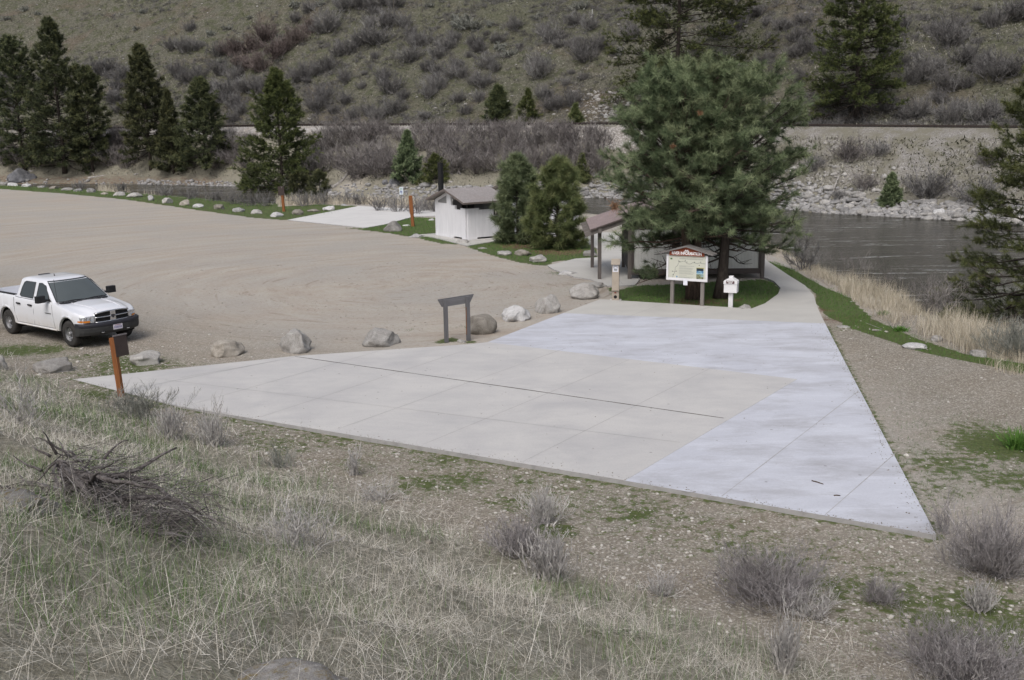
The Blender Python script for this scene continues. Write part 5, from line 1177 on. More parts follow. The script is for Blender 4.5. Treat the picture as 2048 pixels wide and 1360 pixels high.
for v in (.50,.525,.55,.60,.625,.65,.69,.715,.74,.79,.85,.87,.89,.91,.93): flat(pr, *Pp(.31, v + .0045), *Pp(.68 - rl.random() * .10 if v != .79 else .5, v - .0045))
for k in range(26): u = .32 + .022 * k; flat(pr, *Pp(u, .17), *Pp(u + .012, .13 - rl.random() * .01))
pr.build('map_print', [M_INK, M_INKG], pan, fix=False)
ph = MB()
for ci, (v0, v1) in enumerate(((.485,.585),(.585,.66),(.66,.72),(.72,.86),(.86,.90),(.90,.935))): ph.cur = [0, 1, 2, 3, 3, 1][ci]; flat(ph, *Pp(.735, v1), *Pp(.905, v0), .001)
ph.cur = 4; flat(ph, *Pp(.73, .485), *Pp(.925, .462), .001); ph.cur = 2; flat(ph, *Pp(.77,.63), *Pp(.86,.60), .002); flat(ph, *Pp(.84,.80), *Pp(.90,.75), .002); ph.cur = 0; flat(ph, *Pp(.75,.91), *Pp(.78,.88), .002)
ph.cur = 5; flat(ph, *Pp(.095, .195), *Pp(.14, .135), .001); ph.cur = 1; flat(ph, *Pp(.245, .885), *Pp(.275, .825), .001)
ph.build('photo_print', [M_NAVY, M_BLUE, M_PALEBLUE, M_OLIVE, M_YEL, M_SIGNGREEN], pan, fix=False)
hd = MB(); hw = .635; hd.prism([(-hw, PT - .02), (hw, PT - .02), (hw, PT + .115), (0, PT + .285), (-hw, PT + .115)], -.15, -.112, 'y'); hb = hd.build('header', M_BROWNSIGN, sg)
text_mesh('lettering', 'RIVER INFORMATION', .15, M_WHITE2, hb, (0, -.152, PT + .058), FRONT, width=1.08, bold=.004)
bo = MB(); bo.prism([(-.095, PT + .135), (.10, PT + .135), (.075, PT + .155), (.05, PT + .165), (.035, PT + .20), (.015, PT + .165), (-.01, PT + .165), (-.035, PT + .205), (-.055, PT + .16), (-.085, PT + .155)], -.155, -.150, 'y'); bo.build('emblem', M_WHITE2, hb)
rf = MB(); sl = .27
for s in (-1, 1):
    L = .97; rf.add([(0, -.24, PT + .34), (0, .24, PT + .34), (s * L, .24, PT + .34 - L * sl), (s * L, -.24, PT + .34 - L * sl), (0, -.24, PT + .29), (0, .24, PT + .29), (s * L, .24, PT + .29 - L * sl), (s * L, -.24, PT + .29 - L * sl)],
       [(0, 1, 2, 3), (4, 5, 6, 7), (2, 3, 7, 6), (0, 3, 7, 4), (1, 2, 6, 5)])
rf.build('roof', M_GREYWX, sg)
MB().box((-.03, -.135, .90), (.15, .004, .20)).build('paper_notice', M_PAPER, sg)
# ------------------------------------------------------------------ white drop box
p = plane(1461, 617); bx_ = thing('drop_box', 'white wooden drop box on a white post with a small brown plate', 'drop box', tuple(p), yaw + R_(6))
MB().box((0, 0, .30), (.15, .12, .62)).build('post', M_WHITE, bx_, bevel=.006)
MB().box((0, 0, .735), (.45, .34, .31)).build('box', M_WHITE, bx_, bevel=.008)
lid = MB(); lid.prism([(-.24, .885), (.24, .885), (.235, .99), (.08, 1.085), (-.08, 1.085), (-.235, .99)], -.19, .17, 'y')
lo = lid.build('lid', M_WHITE, bx_, bevel=.006); MB().box((0, 0, 1.115), (.145, .16, .08)).build('finial', M_WHITE, lo, bevel=.006)
pl = MB().box((0, -.194, .955), (.28, .010, .092)).build('name_plate', plain('maroon_plate', (.075, .022, .026), .5), bx_, bevel=.003)
mk = MB(); rl = random.Random(5)
for k, (x0, x1) in enumerate(((-.105, -.05), (-.035, .0), (.01, .045), (.06, .10))): mk.box(((x0 + x1) / 2, -.2, .975), (x1 - x0, .004, .026))
for k, (x0, x1) in enumerate(((-.065, -.01), (.0, .06))): mk.box(((x0 + x1) / 2, -.2, .932), (x1 - x0, .004, .024))
mk.build('lettering', M_WHITE2, pl)
# ------------------------------------------------------------------ tan dispenser post
p = plane(1231, 601); fee = thing('fee_station', 'tall tan metal dispenser post with a sloped cap and round black hole', 'dispenser post', tuple(p), R_(-9))
MB().box((0, 0, .69), (.26, .26, 1.38)).build('column', M_TAN, fee, bevel=.006)
cap = MB(); cap.add([(-.165, -.21, 1.355), (.165, -.21, 1.355), (.165, .17, 1.50), (-.165, .17, 1.50), (-.165, -.21, 1.385), (.165, -.21, 1.385), (.165, .17, 1.53), (-.165, .17, 1.53)], [(0, 1, 2, 3), (4, 5, 6, 7), (0, 1, 5, 4), (1, 2, 6, 5), (2, 3, 7, 6), (3, 0, 4, 7)]); cap.build('cap', M_TAN, fee)
MB().box((0, -.132, 1.21), (.20, .008, .25)).build('label', plain('white_label', (.70, .70, .76), .6, var=.2, scale=30), fee)
lm = MB()
for z, w in ((1.30, .16), (1.235, .05), (1.19, .12), (1.165, .12), (1.14, .10)): lm.box((0 if w != .05 else -.06, -.1385, z), (w, .003, .014))
lm.box((.06, -.1385, 1.235), (.05, .003, .014)); lm.build('label_print', M_INK, fee)
MB().box((0, -.02, .405), (.275, .34, .03)).build('ledge', M_TAND, fee, bevel=.004)
h_ = MB(); h_.lathe([(0, -.132), (.062, -.132), (.062, -.128)], (0, 0, .155), 'y', 20); h_.build('hole', M_BLACK, fee)
MB().box((0, -.134, .315), (.07, .004, .05)).build('arrow_mark', plain('red_mark', (.25, .06, .04), .6), fee)
MB().box((0, 0, .015), (.42, .40, .03)).build('base', M_FARPAD, fee, bevel=.01)
# ------------------------------------------------------------------ grey wooden frame on the lot edge
a, b = plane(893, 685), plane(937, 681); dv = b - a; yw_ = math.atan2(dv[1], dv[0]); hf = float(np.linalg.norm(dv)) / 2
fm = thing('wooden_frame', 'grey wooden frame of two posts and a crossboard with slanted ends', 'frame', tuple((a + b) / 2), yw_)
for s, hgt in ((-1, 1.31), (1, 1.37)): MB().box((s * hf, 0, hgt / 2), (.115, .115, hgt)).build('post', M_GREYPAINT, fm, bevel=.006)
cb = MB(); cb.prism([(-.56, 1.30), (-.44, 1.085), (.45, 1.155), (.58, 1.40), (.545, 1.405), (-.55, 1.325)], .062, .105, 'y'); cb.build('crossboard', M_GREYPX, fm, bevel=.004)
cb = MB(); cb.prism([(-.40, 1.295), (-.40, 1.10), (.40, 1.16), (.40, 1.37)], -.02, .055, 'y'); cb.build('backboard', M_GREYPX, fm)
rs = MB(); rs.box((hf - .062, -.03, .62), (.006, .05, .85)); rs.build('rust_stain', plain('rust_streak', (.23, .10, .045), .9, var=.5, scale=8), fm)
# ------------------------------------------------------------------ wooden signposts
def signpost(label, px, py, top, lean, panel, name='signpost', wd=.115):
    p = hit(px, py); H = size_at(px, top, py, p[1]); t = thing(name, label, 'signpost', tuple(p), rot=(R_(-2), R_(lean), R_(-8)))
    MB().box((0, 0, H / 2 - .1), (wd, wd * .9, H + .2)).build('post', M_ORANGE, t, bevel=.006)
    if panel: panel(t, H)
    return t
def panel_near(t, H):
    m = MB().box((.14, .10, H - .22), (.035, .34, .50), (0, 0, R_(-28))); pn = m.build('sign_panel', M_SIGNBROWN, t, bevel=.004)
    MB().box((.14, .10, H + .045), (.06, .37, .03), (0, 0, R_(-28))).build('panel_cap', plain('grey_metal_cap', (.16, .14, .14), .5), pn)
signpost('leaning orange-brown wooden signpost with a dark brown panel at the near left pad corner', 243, 794, 676, -4.5, panel_near, wd=.125)
def panel_far(t, H):
    pn = MB().box((-.03, -.09, H - .14), (.50, .03, .70)).build('sign_panel', M_SIGNBROWN, t)
    m = MB()
    for q in ((-.02, .05, .06, -.14), (.13, .14, .35, .26), (.17, .02, .36, .14)): m.tube([(q[0], -.11, H + q[1] + .2), (q[2], -.11, H + q[3] + .2)], .018, 5)
    m.build('panel_trim', M_GREYWX, pn)
signpost('farther orange post with a dark brown panel on top, in the far lawn strip', 568, 423, 378, -3, panel_far, wd=.19)
def panel_mid(t, H): MB().box((0, -.08, H - .62), (.235, .05, 1.16)).build('front_board', M_ORANGE, t, bevel=.006)
signpost('plain orange post on the lawn left of the white toilet', 826, 453, 391, -3, panel_mid, wd=.19)
# accessible parking sign
p = hit(804, 421); H = size_at(804, 375, 421, p[1]); t = thing('parking_sign', 'small white accessible parking sign on a thin grey post behind the far pad', 'sign', tuple(p), R_(6), None)
pm = MB(); pm.tube([(0, 0, -.2), (0, 0, H)], .032, 8); pm.build('post', plain('galvanised_post', (.22, .22, .22), .5), t)
pn = MB().box((0, -.05, H - .26), (.29, .012, .56)).build('sign_plate', plain('white_sign', (.66, .72, .75), .5), t)
sy = MB(); sy.box((.0, -.0585, H - .34), (.15, .004, .20)); sb = sy.build('blue_square', plain('sign_blue', (.02, .06, .24), .5), pn)
wc = MB(); wc.lathe([(.035, 0), (.050, 0)], (-.005, -.0615, H - .375), 'y', 14); wc.box((-.01, -.0615, H - .315), (.02, .002, .07)); wc.box((.02, -.0615, H - .345), (.05, .002, .016)); wc.box((-.01, -.0615, H - .265), (.026, .002, .026)); wc.build('wheelchair_symbol', M_WHITE2, sb)
wt = MB()
for z in (.06, .10, .14): wt.box((0, -.0585, H - z), (.17, .004, .018))
wt.build('lettering', plain('sign_green_print', (.10, .25, .16), .6), pn)
# ------------------------------------------------------------------ toilet buildings
M_SIDING = plain('white_board_siding', (.66, .65, .665), .65, .25, var=.06, scale=2)
def m_siding():
    q = NT('white_vertical_siding', .6, .3); o = q.obj(); sx = q.n.new('ShaderNodeSeparateXYZ'); q.l.new(o, sx.inputs[0])
    g = q.math('ADD', sx.outputs[0], sx.outputs[1]); w = q.math('FRACT', q.math('MULTIPLY', g, 4.2)); gr = q.ramp(w, [(.0, 1.), (.05, 1.), (.08, 0.), (.97, 0.), (1., 1.)])
    dirt = q.noise(q.map(o, (3, 3, .6)), 1.6, 5, .65); c = q.ramp(dirt, [(.35, (.66, .655, .675)), (.65, (.73, .725, .745))])
    c = q.mix(q.math('MULTIPLY', gr, .22), c, (.45, .45, .46)); q.base(c); q.bump(q.math('MULTIPLY', gr, -1.0), .5, .02); return q.m
M_SIDING = m_siding()
def m_shingle():
    q = NT('grey_brown_shingles', .95, .1); o = q.obj(); br = q.n.new('ShaderNodeTexBrick'); q.l.new(q.map(o, (1, 1, 1), (0, 0, 0)), br.inputs['Vector'])
    n1 = q.noise(o, 16, 4, .75); n2 = q.noise(o, 1.1, 4); c = q.ramp(n1, [(.3, (.19, .172, .168)), (.5, (.285, .262, .256)), (.75, (.42, .395, .385))]); c = q.mix(q.ramp(n2, [(.4, 0.), (.7, .35)]), c, (.24, .21, .20))
    q.base(c); q.bump(n1, .5, .03); return q.m
M_SHINGLE = m_shingle(); M_TRIM = plain('grey_brown_trim', (.15, .125, .115), .8); M_SHADE_POST = plain('painted_shade_and_posts', (.035, .032, .032), .9); M_GLASSG = plain('grey_window_panel', (.20, .20, .20), .35, .4)  # the near-black tone paints shade in the toilet openings; roof posts share it
def toilet(label):
    """local x along the long wall to the right-back, y along the gable wall to the left-back, origin at the near corner"""
    t = thing('toilet_building', label, 'toilet building'); LX, LY = 4.2, 3.5; GH = 1.82; RX = 2.45
    MB().box((LX / 2 + .1, LY / 2 + .2, .02), (LX + 1.6, LY + 1.4, .09)).build('slab', M_WALK, t, bevel=.01)
    w = MB()
    # gable wall (faces -x): left part full height, right part a stepped screen
    yR = LY / 2 + .05
    w.prism([(.0, .16), (.0, GH), (.55, GH), (.55, GH - .10), (1.15, GH - .10), (1.15, GH + .12), (1.62, GH + .12), (1.62, GH + .85), (yR + .05, GH + .93), (LY - .05, GH + .36), (LY, GH + .30), (LY, .16)], -.06, .06, 'x')
    wall = w.build('gable_wall', M_SIDING, t)
    w = MB(); w.prism([(.06, .16), (.06, GH), (.80, GH), (.80, GH - .10), (2.2, GH - .10), (2.2, GH + .14), (LX, GH + .14), (LX, .16)], -.06, .06, 'y'); w.build('screen_wall', M_SIDING, t)
    w = MB(); w.box((1.75, LY / 2 + .45, 1.05), (1.2, LY - 1.1, 2.1)); w.box((LX, LY / 2, .95), (.12, LY - .12, 1.7)); w.box((LX / 2, LY - .06, 1.0), (LX - .2, .12, 1.9)); w.build('inner_wall', plain('grey_inner_wall', (.30, .29, .28), .8), t)
    for k, (x, y, dx, dy) in enumerate(((-.002, .62, .13, .9), (.95, -.002, 2.0, .13))): pass
    kb = MB(); kb.box((0, 2.45, .09), (.16, 2.1, .16)); kb.box((0, .18, .09), (.16, .48, .16)); kb.box((.35, 0, .09), (.60, .16, .16)); kb.box((3.4, 0, .09), (1.6, .16, .16)); kb.build('wall_foot', M_SIDING, t, bevel=.005)
    MB().box((.10, LY / 2, .10), (.02, LY - .2, .12)).build('foot_shade_strip', M_SHADE_POST, t); MB().box((LX / 2, .10, .10), (LX - .3, .02, .12)).build('foot_shade_strip', M_SHADE_POST, t)  # near-black strips stand in for the shade below the walls
    # triangular gable window
    gw = MB(); gw.prism([(2.10, GH + .66), (2.10, GH + .20), (3.1, GH + .20), (3.1, GH + .30)], -.066, -.061, 'x'); gw.build('gable_window', M_GLASSG, wall)
    MB().box((.09, 1.1, GH + .10), (.02, 1.0, .7)).build('opening_shade_sheet', M_SHADE_POST, t)  # solid dark sheet in place of the shade between screen and roof
    op = MB(); op.box((.35, .9, GH - .02), (.04, 1.2, .9)); op.build('screen_shade_sheet', M_SHADE_POST, t)  # second dark sheet, painting the shade behind the screen wall
    ps = MB(); ps.box((.20, .20, GH + .12), (.09, .09, .5)); ps.box((2.3, .14, GH + .08), (.09, .09, .55)); ps.build('roof_post', M_SHADE_POST, t)
    MB().box((1.75, .30, GH + .12), (.9, .05, .45)).build('vent_panel', M_GLASSG, t)
    # gable roof, ridge along x
    ov, rz_, ez = .55, GH + 1.06, GH + .38; xm, xp = -.42, RX + .25; ym, yp = -.42, LY + .45; yc = LY / 2; th = .09
    r = MB()
    for ye in (ym, yp):
        r.add([(xm, yc, rz_), (xp, yc, rz_), (xp, ye, ez), (xm, ye, ez), (xm, yc, rz_ - th), (xp, yc, rz_ - th), (xp, ye, ez - th), (xm, ye, ez - th)], [(0, 1, 2, 3), (4, 5, 6, 7), (2, 3, 7, 6), (0, 3, 7, 4), (1, 2, 6, 5)])
    ro = r.build('roof', M_SHINGLE, t)
    f = MB()
    for ye in (ym, yp):
        s = 1 if ye < yc else -1
        f.add([(xm - .03, yc, rz_ - .005), (xm - .03, ye, ez - .005), (xm - .03, ye, ez - .11), (xm - .03, yc, rz_ - .11), (xm - .004, yc, rz_ - .005), (xm - .004, ye, ez - .005), (xm - .004, ye, ez - .11), (xm - .004, yc, rz_ - .11)], [(0, 1, 2, 3), (4, 5, 6, 7), (0, 1, 5, 4), (1, 2, 6, 5), (2, 3, 7, 6)])
        f.box(((xm + xp) / 2, ye - .02 * s, ez - .055), (xp - xm, .03, .10))
    f.build('fascia', M_TRIM, ro)
    vp = MB(); vp.lathe([(0, 1.0), (.165, 1.0), (.165, 4.15), (.175, 4.16), (.175, 4.25), (.12, 4.25), (.12, 4.0), (0, 4.0)], (.75, LY + .65, 0), 'z', 20); vp.build('vent_pipe', M_BLACK, t, smooth=False)
    for k, z in enumerate((1.52, 1.17)):
        sq = MB().box((1.95, -.072, z), (.34, .012, .32)).build('symbol_sign', plain('black_brown_sign', (.028, .022, .022), .5), t)
        m = MB(); X = 1.95
        if k == 0: m.lathe([(0, 0), (.028, 0)], (X - .03, -.0795, z + .115), 'y', 12); m.prism([(X - .055, z + .08), (X - .005, z + .08), (X + .01, z - .03), (X - .015, z - .03), (X - .02, z - .14), (X - .04, z - .14), (X - .045, z - .03), (X - .07, z - .03)], -.081, -.0785, 'y')
        else: m.lathe([(.065, 0), (.085, 0)], (X - .02, -.0795, z - .05), 'y', 16); m.box((X - .045, -.0795, z + .04), (.028, .003, .11)); m.box((X + .01, -.0795, z - .0), (.10, .003, .024)); m.box((X - .045, -.0795, z + .12), (.04, .003, .04)); m.box((X + .07, -.0795, z - .05), (.024, .003, .09))
        m.build('symbol', plain('cream_symbol', (.62, .58, .50), .6), sq)
    return t
T1 = toilet('nearer white toilet building with a grey-brown gable roof and stepped walls')
c_ = plane(934, 482); ang_ = math.atan2(.55, .835); T1.location = (c_[0], c_[1], .0); T1.rotation_euler = (0, 0, ang_)
T2 = copy_tree(T1); T2['label'] = 'farther white toilet building mostly hidden behind the young pines'
T1['group'] = T2['group'] = 'toilet buildings'
T2.location = (c_[0] + 3.4, c_[1] + 6.6, 0.0)
for ch in T2.children:
    if ch.name.startswith('vent_pipe'): ch.location = (1.25, -.4, 0)
# ------------------------------------------------------------------ changing shelter
M_SHPOST = wood('grey_brown_timber', (.125, .110, .102), 'z', .15); M_SHPX = wood('grey_brown_beam', (.175, .158, .148), 'x', .15); M_SHRAIL = wood('dark_brown_rail', (.085, .072, .068), 'x', .15)
def m_grooved():
    q = NT('cream_grooved_panel', .65, .3); o = q.obj(); sx = q.n.new('ShaderNodeSeparateXYZ'); q.l.new(o, sx.inputs[0])
    w = q.math('FRACT', q.math('MULTIPLY', sx.outputs[0], 7.5)); gr = q.ramp(w, [(.0, 1.), (.07, 1.), (.10, 0.), (1., 0.)]); n = q.noise(o, 2.2, 5)
    c = q.ramp(n, [(.35, (.50, .50, .475)), (.65, (.58, .58, .555))]); q.base(q.mix(q.math('MULTIPLY', gr, .42), c, (.28, .275, .26))); return q.m
M_PANEL = m_grooved()
def m_metalroof():
    q = NT('plum_brown_ribbed_roof', .45, .4); n = q.noise(q.obj(), 3, 4); q.base(q.ramp(n, [(.3, (.165, .120, .120)), (.7, (.225, .170, .170))])); return q.m
M_ROOF = m_metalroof()
F0, F1 = plane(1199, 560), plane(1524, 557); dv = F1 - F0; ya = math.atan2(dv[1], dv[0]); WL_ = float(np.linalg.norm(dv)); DP = 3.5
sh = thing('changing_shelter', 'long cream panelled shelter with a plum-brown ribbed metal roof behind the big pines', 'shelter', tuple(F0), ya)
EV, PITCHS = 2.20, .34
ridge = EV + PITCHS * (WL_ / 2 + .3)
for x, y in ((.0, .0), (-.15, DP), (1.25, .0), (1.25, DP), (WL_, .0), (WL_, DP), (3.15, 0), (5.15, 0)):
    hgt = EV + PITCHS * (min(x, WL_ - x) + .3) - .12; 
    MB().box((x, y, hgt / 2), (.15, .15, hgt)).build('post', M_SHPOST, sh, bevel=.006)
xs4 = [(1.33, 3.07), (3.23, 5.07), (5.23, WL_ - .08)]
for (x0, x1) in xs4:
    xm_, w_ = (x0 + x1) / 2, x1 - x0
    MB().box((xm_, .02, 1.30), (w_ - .18, .04, 1.72)).build('panel', M_PANEL, sh)
    MB().box((xm_, .0, .33), (w_, .11, .22)).build('bottom_rail', M_SHRAIL, sh, bevel=.004); MB().box((xm_, .0, 2.20), (w_, .11, .12)).build('top_rail', M_SHRAIL, sh, bevel=.004)
    for xx in (x0 + .045, x1 - .045): MB().box((xx, -.004, 1.29), (.09, .10, 1.70)).build('stile', M_SHRAIL, sh)
MB().box((xs4[2][0] + .5, -.006, 1.55), (xs4[2][1] - xs4[2][0] - 1.0 + .8, .08, .07)).build('mid_rail', M_SHRAIL, sh)
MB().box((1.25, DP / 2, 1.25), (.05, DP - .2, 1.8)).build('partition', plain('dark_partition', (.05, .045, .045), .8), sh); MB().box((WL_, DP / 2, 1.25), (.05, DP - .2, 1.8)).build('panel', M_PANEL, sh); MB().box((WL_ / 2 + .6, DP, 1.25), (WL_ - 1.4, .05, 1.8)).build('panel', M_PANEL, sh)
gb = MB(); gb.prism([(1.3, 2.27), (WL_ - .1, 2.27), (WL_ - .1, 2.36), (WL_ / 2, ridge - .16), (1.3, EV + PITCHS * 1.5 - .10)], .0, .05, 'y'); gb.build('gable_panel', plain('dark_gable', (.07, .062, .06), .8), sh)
# ribbed roof: ribs run down the slope (along x), ridge along y
ro = MB(); ny = 72; y0, y1 = -.5, DP + .6
for sgn in (-1, 1):
    rows = []
    for k in range(ny * 4 + 1):
        y = y0 + (y1 - y0) * k / (ny * 4); z = (.022 if (k % 4) in (1, 2) else 0.0)
        xe = -.42 if sgn < 0 else WL_ + .42; ze = EV + PITCHS * (.3 - .42)
        rows.append([(xe, y, ze + z), (WL_ / 2, y, ridge + z)])
    ro.grid(rows)
rr_ = ro.build('roof', M_ROOF, sh, fix=False)
un = MB()
for sgn in (-1, 1):
    xe = -.40 if sgn < 0 else WL_ + .40; ze = EV + PITCHS * (.3 - .40)
    un.add([(xe, y0 + .02, ze - .02), (xe, y1 - .02, ze - .02), (WL_ / 2, y1 - .02, ridge - .02), (WL_ / 2, y0 + .02, ridge - .02), (xe, y0 + .02, ze - .06), (xe, y1 - .02, ze - .06), (WL_ / 2, y1 - .02, ridge - .06), (WL_ / 2, y0 + .02, ridge - .06)], [(0, 1, 2, 3), (4, 5, 6, 7), (0, 1, 5, 4), (2, 3, 7, 6), (0, 3, 7, 4), (1, 2, 6, 5)])
un.build('roof_deck', M_TRIM, rr_)
for y in (y0 + .18, .95, 2.15, DP + .15):
    b_ = MB(); L = 2.5; b_.box((0, 0, 0), (L, .12, .20), (0, -math.atan(PITCHS), 0)); o = b_.build('rafter', M_SHPX, sh, bevel=.004); o.location = (-.62 + L / 2 * .94, y, EV + PITCHS * (.3 - .62) + L / 2 * .33 - .17)
MB().box((0, DP / 2, EV - .09), (.14, DP + .9, .2)).build('beam', M_SHPX, sh, bevel=.004)
# rusty dead spray caught in the big pine, part of its left edge
M_DEADNEEDLE = m_leaf('rusty_dead_needles', [(0, (.14, .06, .025)), (.5, (.27, .13, .06)), (1, (.38, .22, .11))], .8)
for (px, py, Y, s) in ((1228, 412, 33.9, .26), (1400, 232, 33.6, .16), (1402, 250, 33.6, .15)):
    pass
# ------------------------------------------------------------------ pickup truck (x forward, origin under the front axle)
def m_paint():
    q = NT('white_truck_paint', .32, .5); o = q.obj(); sx = q.n.new('ShaderNodeSeparateXYZ'); q.l.new(o, sx.inputs[0])
    low = q.ramp(sx.outputs[2], [(.40, 1.), (.85, 0.)]); n = q.noise(o, 5, 5, .7)
    k = q.math('MULTIPLY', low, q.ramp(n, [(.35, .25), (.65, .85)])); q.base(q.mix(k, (.72, .725, .76), (.52, .47, .40))); q.set(Coat_Weight=.6, Coat_Roughness=.06)
    q.put(q.b.inputs['Roughness'], q.math('ADD', q.math('MULTIPLY', k, .4), .3)); return q.m
M_PAINT = m_paint(); M_GLASS = plain('tinted_car_glass', (.030, .036, .038), .06, .6, var=.02); M_WSGLASS = plain('windshield_glass', (.085, .098, .100), .07, .7, var=.05, scale=1.5)
M_RUB = plain('black_trim_plastic', (.020, .020, .022), .55, .3); M_BUMP = plain('dark_bumper', (.028, .028, .036), .5, .35, var=.1); M_BUMPL = plain('dusty_grey_bumper', (.045, .045, .045), .65, .3, var=.2)
M_CHROME = plain('dull_chrome', (.62, .62, .64), .18, .5, .9, var=.05); M_TYRE = plain('dusty_tyre_rubber', (.050, .047, .045), .9, .15, var=.25); M_RIM = plain('grey_steel_rim', (.30, .30, .31), .45, .5, .5, var=.12)
M_LENS = plain('headlight_lens', (.55, .57, .60), .08, .7, .55, var=.25, scale=14); M_AMBER = plain('amber_lens', (.62, .20, .015), .15, .6, var=.15); M_SEAM = plain('dark_seam', (.16, .16, .17), .8); M_UNDER = plain('underbody', (.012, .012, .012), .9)
ax_c = np.array([-12.84, 30.48]); yaw_t = math.atan2(-2.23, 2.99)
tk = thing('pickup_truck', 'white four-door pickup truck with black bumper and mirrors parked on the gravel lot', 'truck', (ax_c[0], ax_c[1], .0), yaw_t)
WBASE, WC, AR = 3.57, .405, .50
def zb(x):
    z = .43 if x > -4.2 else .43 + (-4.2 - x) * .25
    for xc in (0.0, -WBASE):
        if abs(x - xc) < AR: z = max(z, WC - .01 + math.sqrt(AR ** 2 - (x - xc) ** 2))
    return z
def ztop(x):                                   # top of the body side
    return float(np.interp(x, [-4.86, -3.05, -2.9, -.9, -.5, .3, .72, .86], [1.355, 1.335, 1.30, 1.275, 1.225, 1.10, 1.03, .97]))
def half(x): return float(np.interp(x, [-4.86, -4.6, -3.6, -1, .35, .7, .86], [.955, .985, 1.0, .985, .985, .93, .86]))
st = sorted(set([round(v, 4) for v in list(np.linspace(-4.86, .86, 60)) + [xc + AR * math.cos(a) for xc in (0, -WBASE) for a in np.linspace(0, PI, 19)] + [-3.04, -3.05, -3.06, -.60, -.58, -4.80, -4.79]]))
st = [x for x in st if -4.86 <= x <= .86]
rows = []
for x in st:
    h, zt, z0 = half(x), ztop(x), zb(x); flare = sum(.035 * max(0, 1 - abs(math.hypot(x - xc, max(z0, .6) - WC) - AR) / .25) for xc in (0, -WBASE) if abs(x - xc) < AR + .2)
    nose = max(0., (x - .35) / .51)
    zm = max(.74, z0 + .06); s2 = max(zm + .02, .95)
    P = [(h - .06, z0), (h - .005 + flare * .4, z0 + .02), (h + .012 + flare * .3, zm), (h + .0, min(s2, zt - .06)), (h - .018, zt - .045), (h - .045, zt - .010), (h - .085, zt)]
    if x < -3.045 and x > -4.795: P += [(.865, zt - .004), (.845, zt - .03), (.835, .92), (.82, .885), (.5, .88), (.0, .88)]
    elif x <= -4.795: P += [(.80, zt), (.7, zt), (.6, zt), (.5, zt), (.3, zt), (0, zt)]
    elif x > -.59:
        zc = float(np.interp(x, [-.59, .3, .70, .80, .86], [1.235, 1.185, 1.115, 1.07, .99])) ; kk = float(np.interp(x, [-.59, .8], [.80, .62]))
        P += [(kk + .08, zt + .006), (kk, zt + (zc - zt) * .35), (kk - .07, zt + (zc - zt) * .85), (kk - .14, zc), (.3, zc + .022), (0, zc + .03)]
    else: P += [(.85, zt), (.75, zt), (.6, zt), (.5, zt), (.3, zt), (0, zt)]
    full = P + [(-y, z) for y, z in P[-2::-1]]
    rows.append([(x - .20 * nose ** 1.3 * (abs(y) / .9) ** 2.6, y, z) for y, z in full])
bd = MB(); bd.grid(rows); n_r = len(rows[0])
bd.add(rows[0], [tuple(range(n_r))]); bd.add(rows[-1], [tuple(range(n_r))])
body = bd.build('body', M_PAINT, tk, smooth=True, fix=False); body.modifiers.new('es', 'EDGE_SPLIT').split_angle = R_(38)
def side_y(x, z):                              # outer skin of the side at x, z
    h, zt = half(x), ztop(x); return float(np.interp(z, [.45, .74, .95, zt - .045, zt - .01], [h - .005, h + .012, h, h - .018, h - .045]))
# cab
LV = [1.26, 1.34, 1.45, 1.6, 1.74, 1.82, 1.875, 1.905, 1.92]
def xf(z): return float(np.interp(z, [1.22, 1.34, 1.60, 1.82, 1.875, 1.905, 1.92], [-.52, -.68, -1.03, -1.34, -1.47, -1.62, -1.9]))
def xr(z): return float(np.interp(z, [1.22, 1.34, 1.82, 1.875, 1.905, 1.92], [-3.04, -3.03, -2.93, -2.88, -2.78, -2.5]))
def cw(z): return float(np.interp(z, [1.22, 1.28, 1.82, 1.875, 1.905, 1.92], [.945, .925, .735, .69, .60, .40]))
def front_x(y, z): return xf(z) - .10 * (y / cw(z)) ** 2 - .13 * abs(y / cw(z)) ** 7
rows = []
for z in LV:
    w = cw(z); ring = []
    for f in np.linspace(0, 1, 9): ring.append((xr(z) + .06 + (front_x(w, z) - xr(z) - .06) * f, w, z))
    for f in np.linspace(1, -1, 17)[1:-1]: ring.append((front_x(w * f, z), w * f, z))
    for f in np.linspace(1, 0, 9): ring.append((xr(z) + .06 + (front_x(w, z) - xr(z) - .06) * f, -w, z))
    for f in np.linspace(-1, 1, 9)[1:-1]: ring.append((xr(z) + .05 * abs(f) ** 4, w * f, z))
    rows.append(ring)
cb = MB(); cb.grid(rows, close=True); cb.add(rows[-1], [tuple(range(len(rows[-1])))]); cab = cb.build('cab', M_PAINT, tk, smooth=True); cab.modifiers.new('es', 'EDGE_SPLIT').split_angle = R_(42)
ws = MB(); R0 = []
for z in np.linspace(1.285, 1.845, 10):
    w = cw(z) - .085; R0.append([(front_x(w * f, z) + .006, w * f, z + .004) for f in np.linspace(-1, 1, 15)])
ws.grid(R0); ws.build('windshield', M_WSGLASS, tk, smooth=True, fix=False)
rim = MB(); edge = [R0[0][k] for k in range(15)] + [r[-1] for r in R0[1:]] + [R0[-1][k] for k in range(13, -1, -1)] + [r[0] for r in R0[-2:0:-1]]
rim.tube([tuple(p) for p in edge + edge[:1]], .013, 5, cap=False); rim.build('windshield_seal', M_RUB, tk)
def side_pts(poly, s, off): return [(x, s * (cw(z) + off), z) for x, z in poly]
winF = [(-.98, 1.315), (-1.80, 1.315), (-1.80, 1.79), (-1.62, 1.80), (-1.42, 1.74), (-1.12, 1.47)]
winR = [(-1.98, 1.315), (-2.70, 1.325), (-2.78, 1.36), (-2.74, 1.60), (-2.66, 1.76), (-2.56, 1.795), (-2.0, 1.80)]
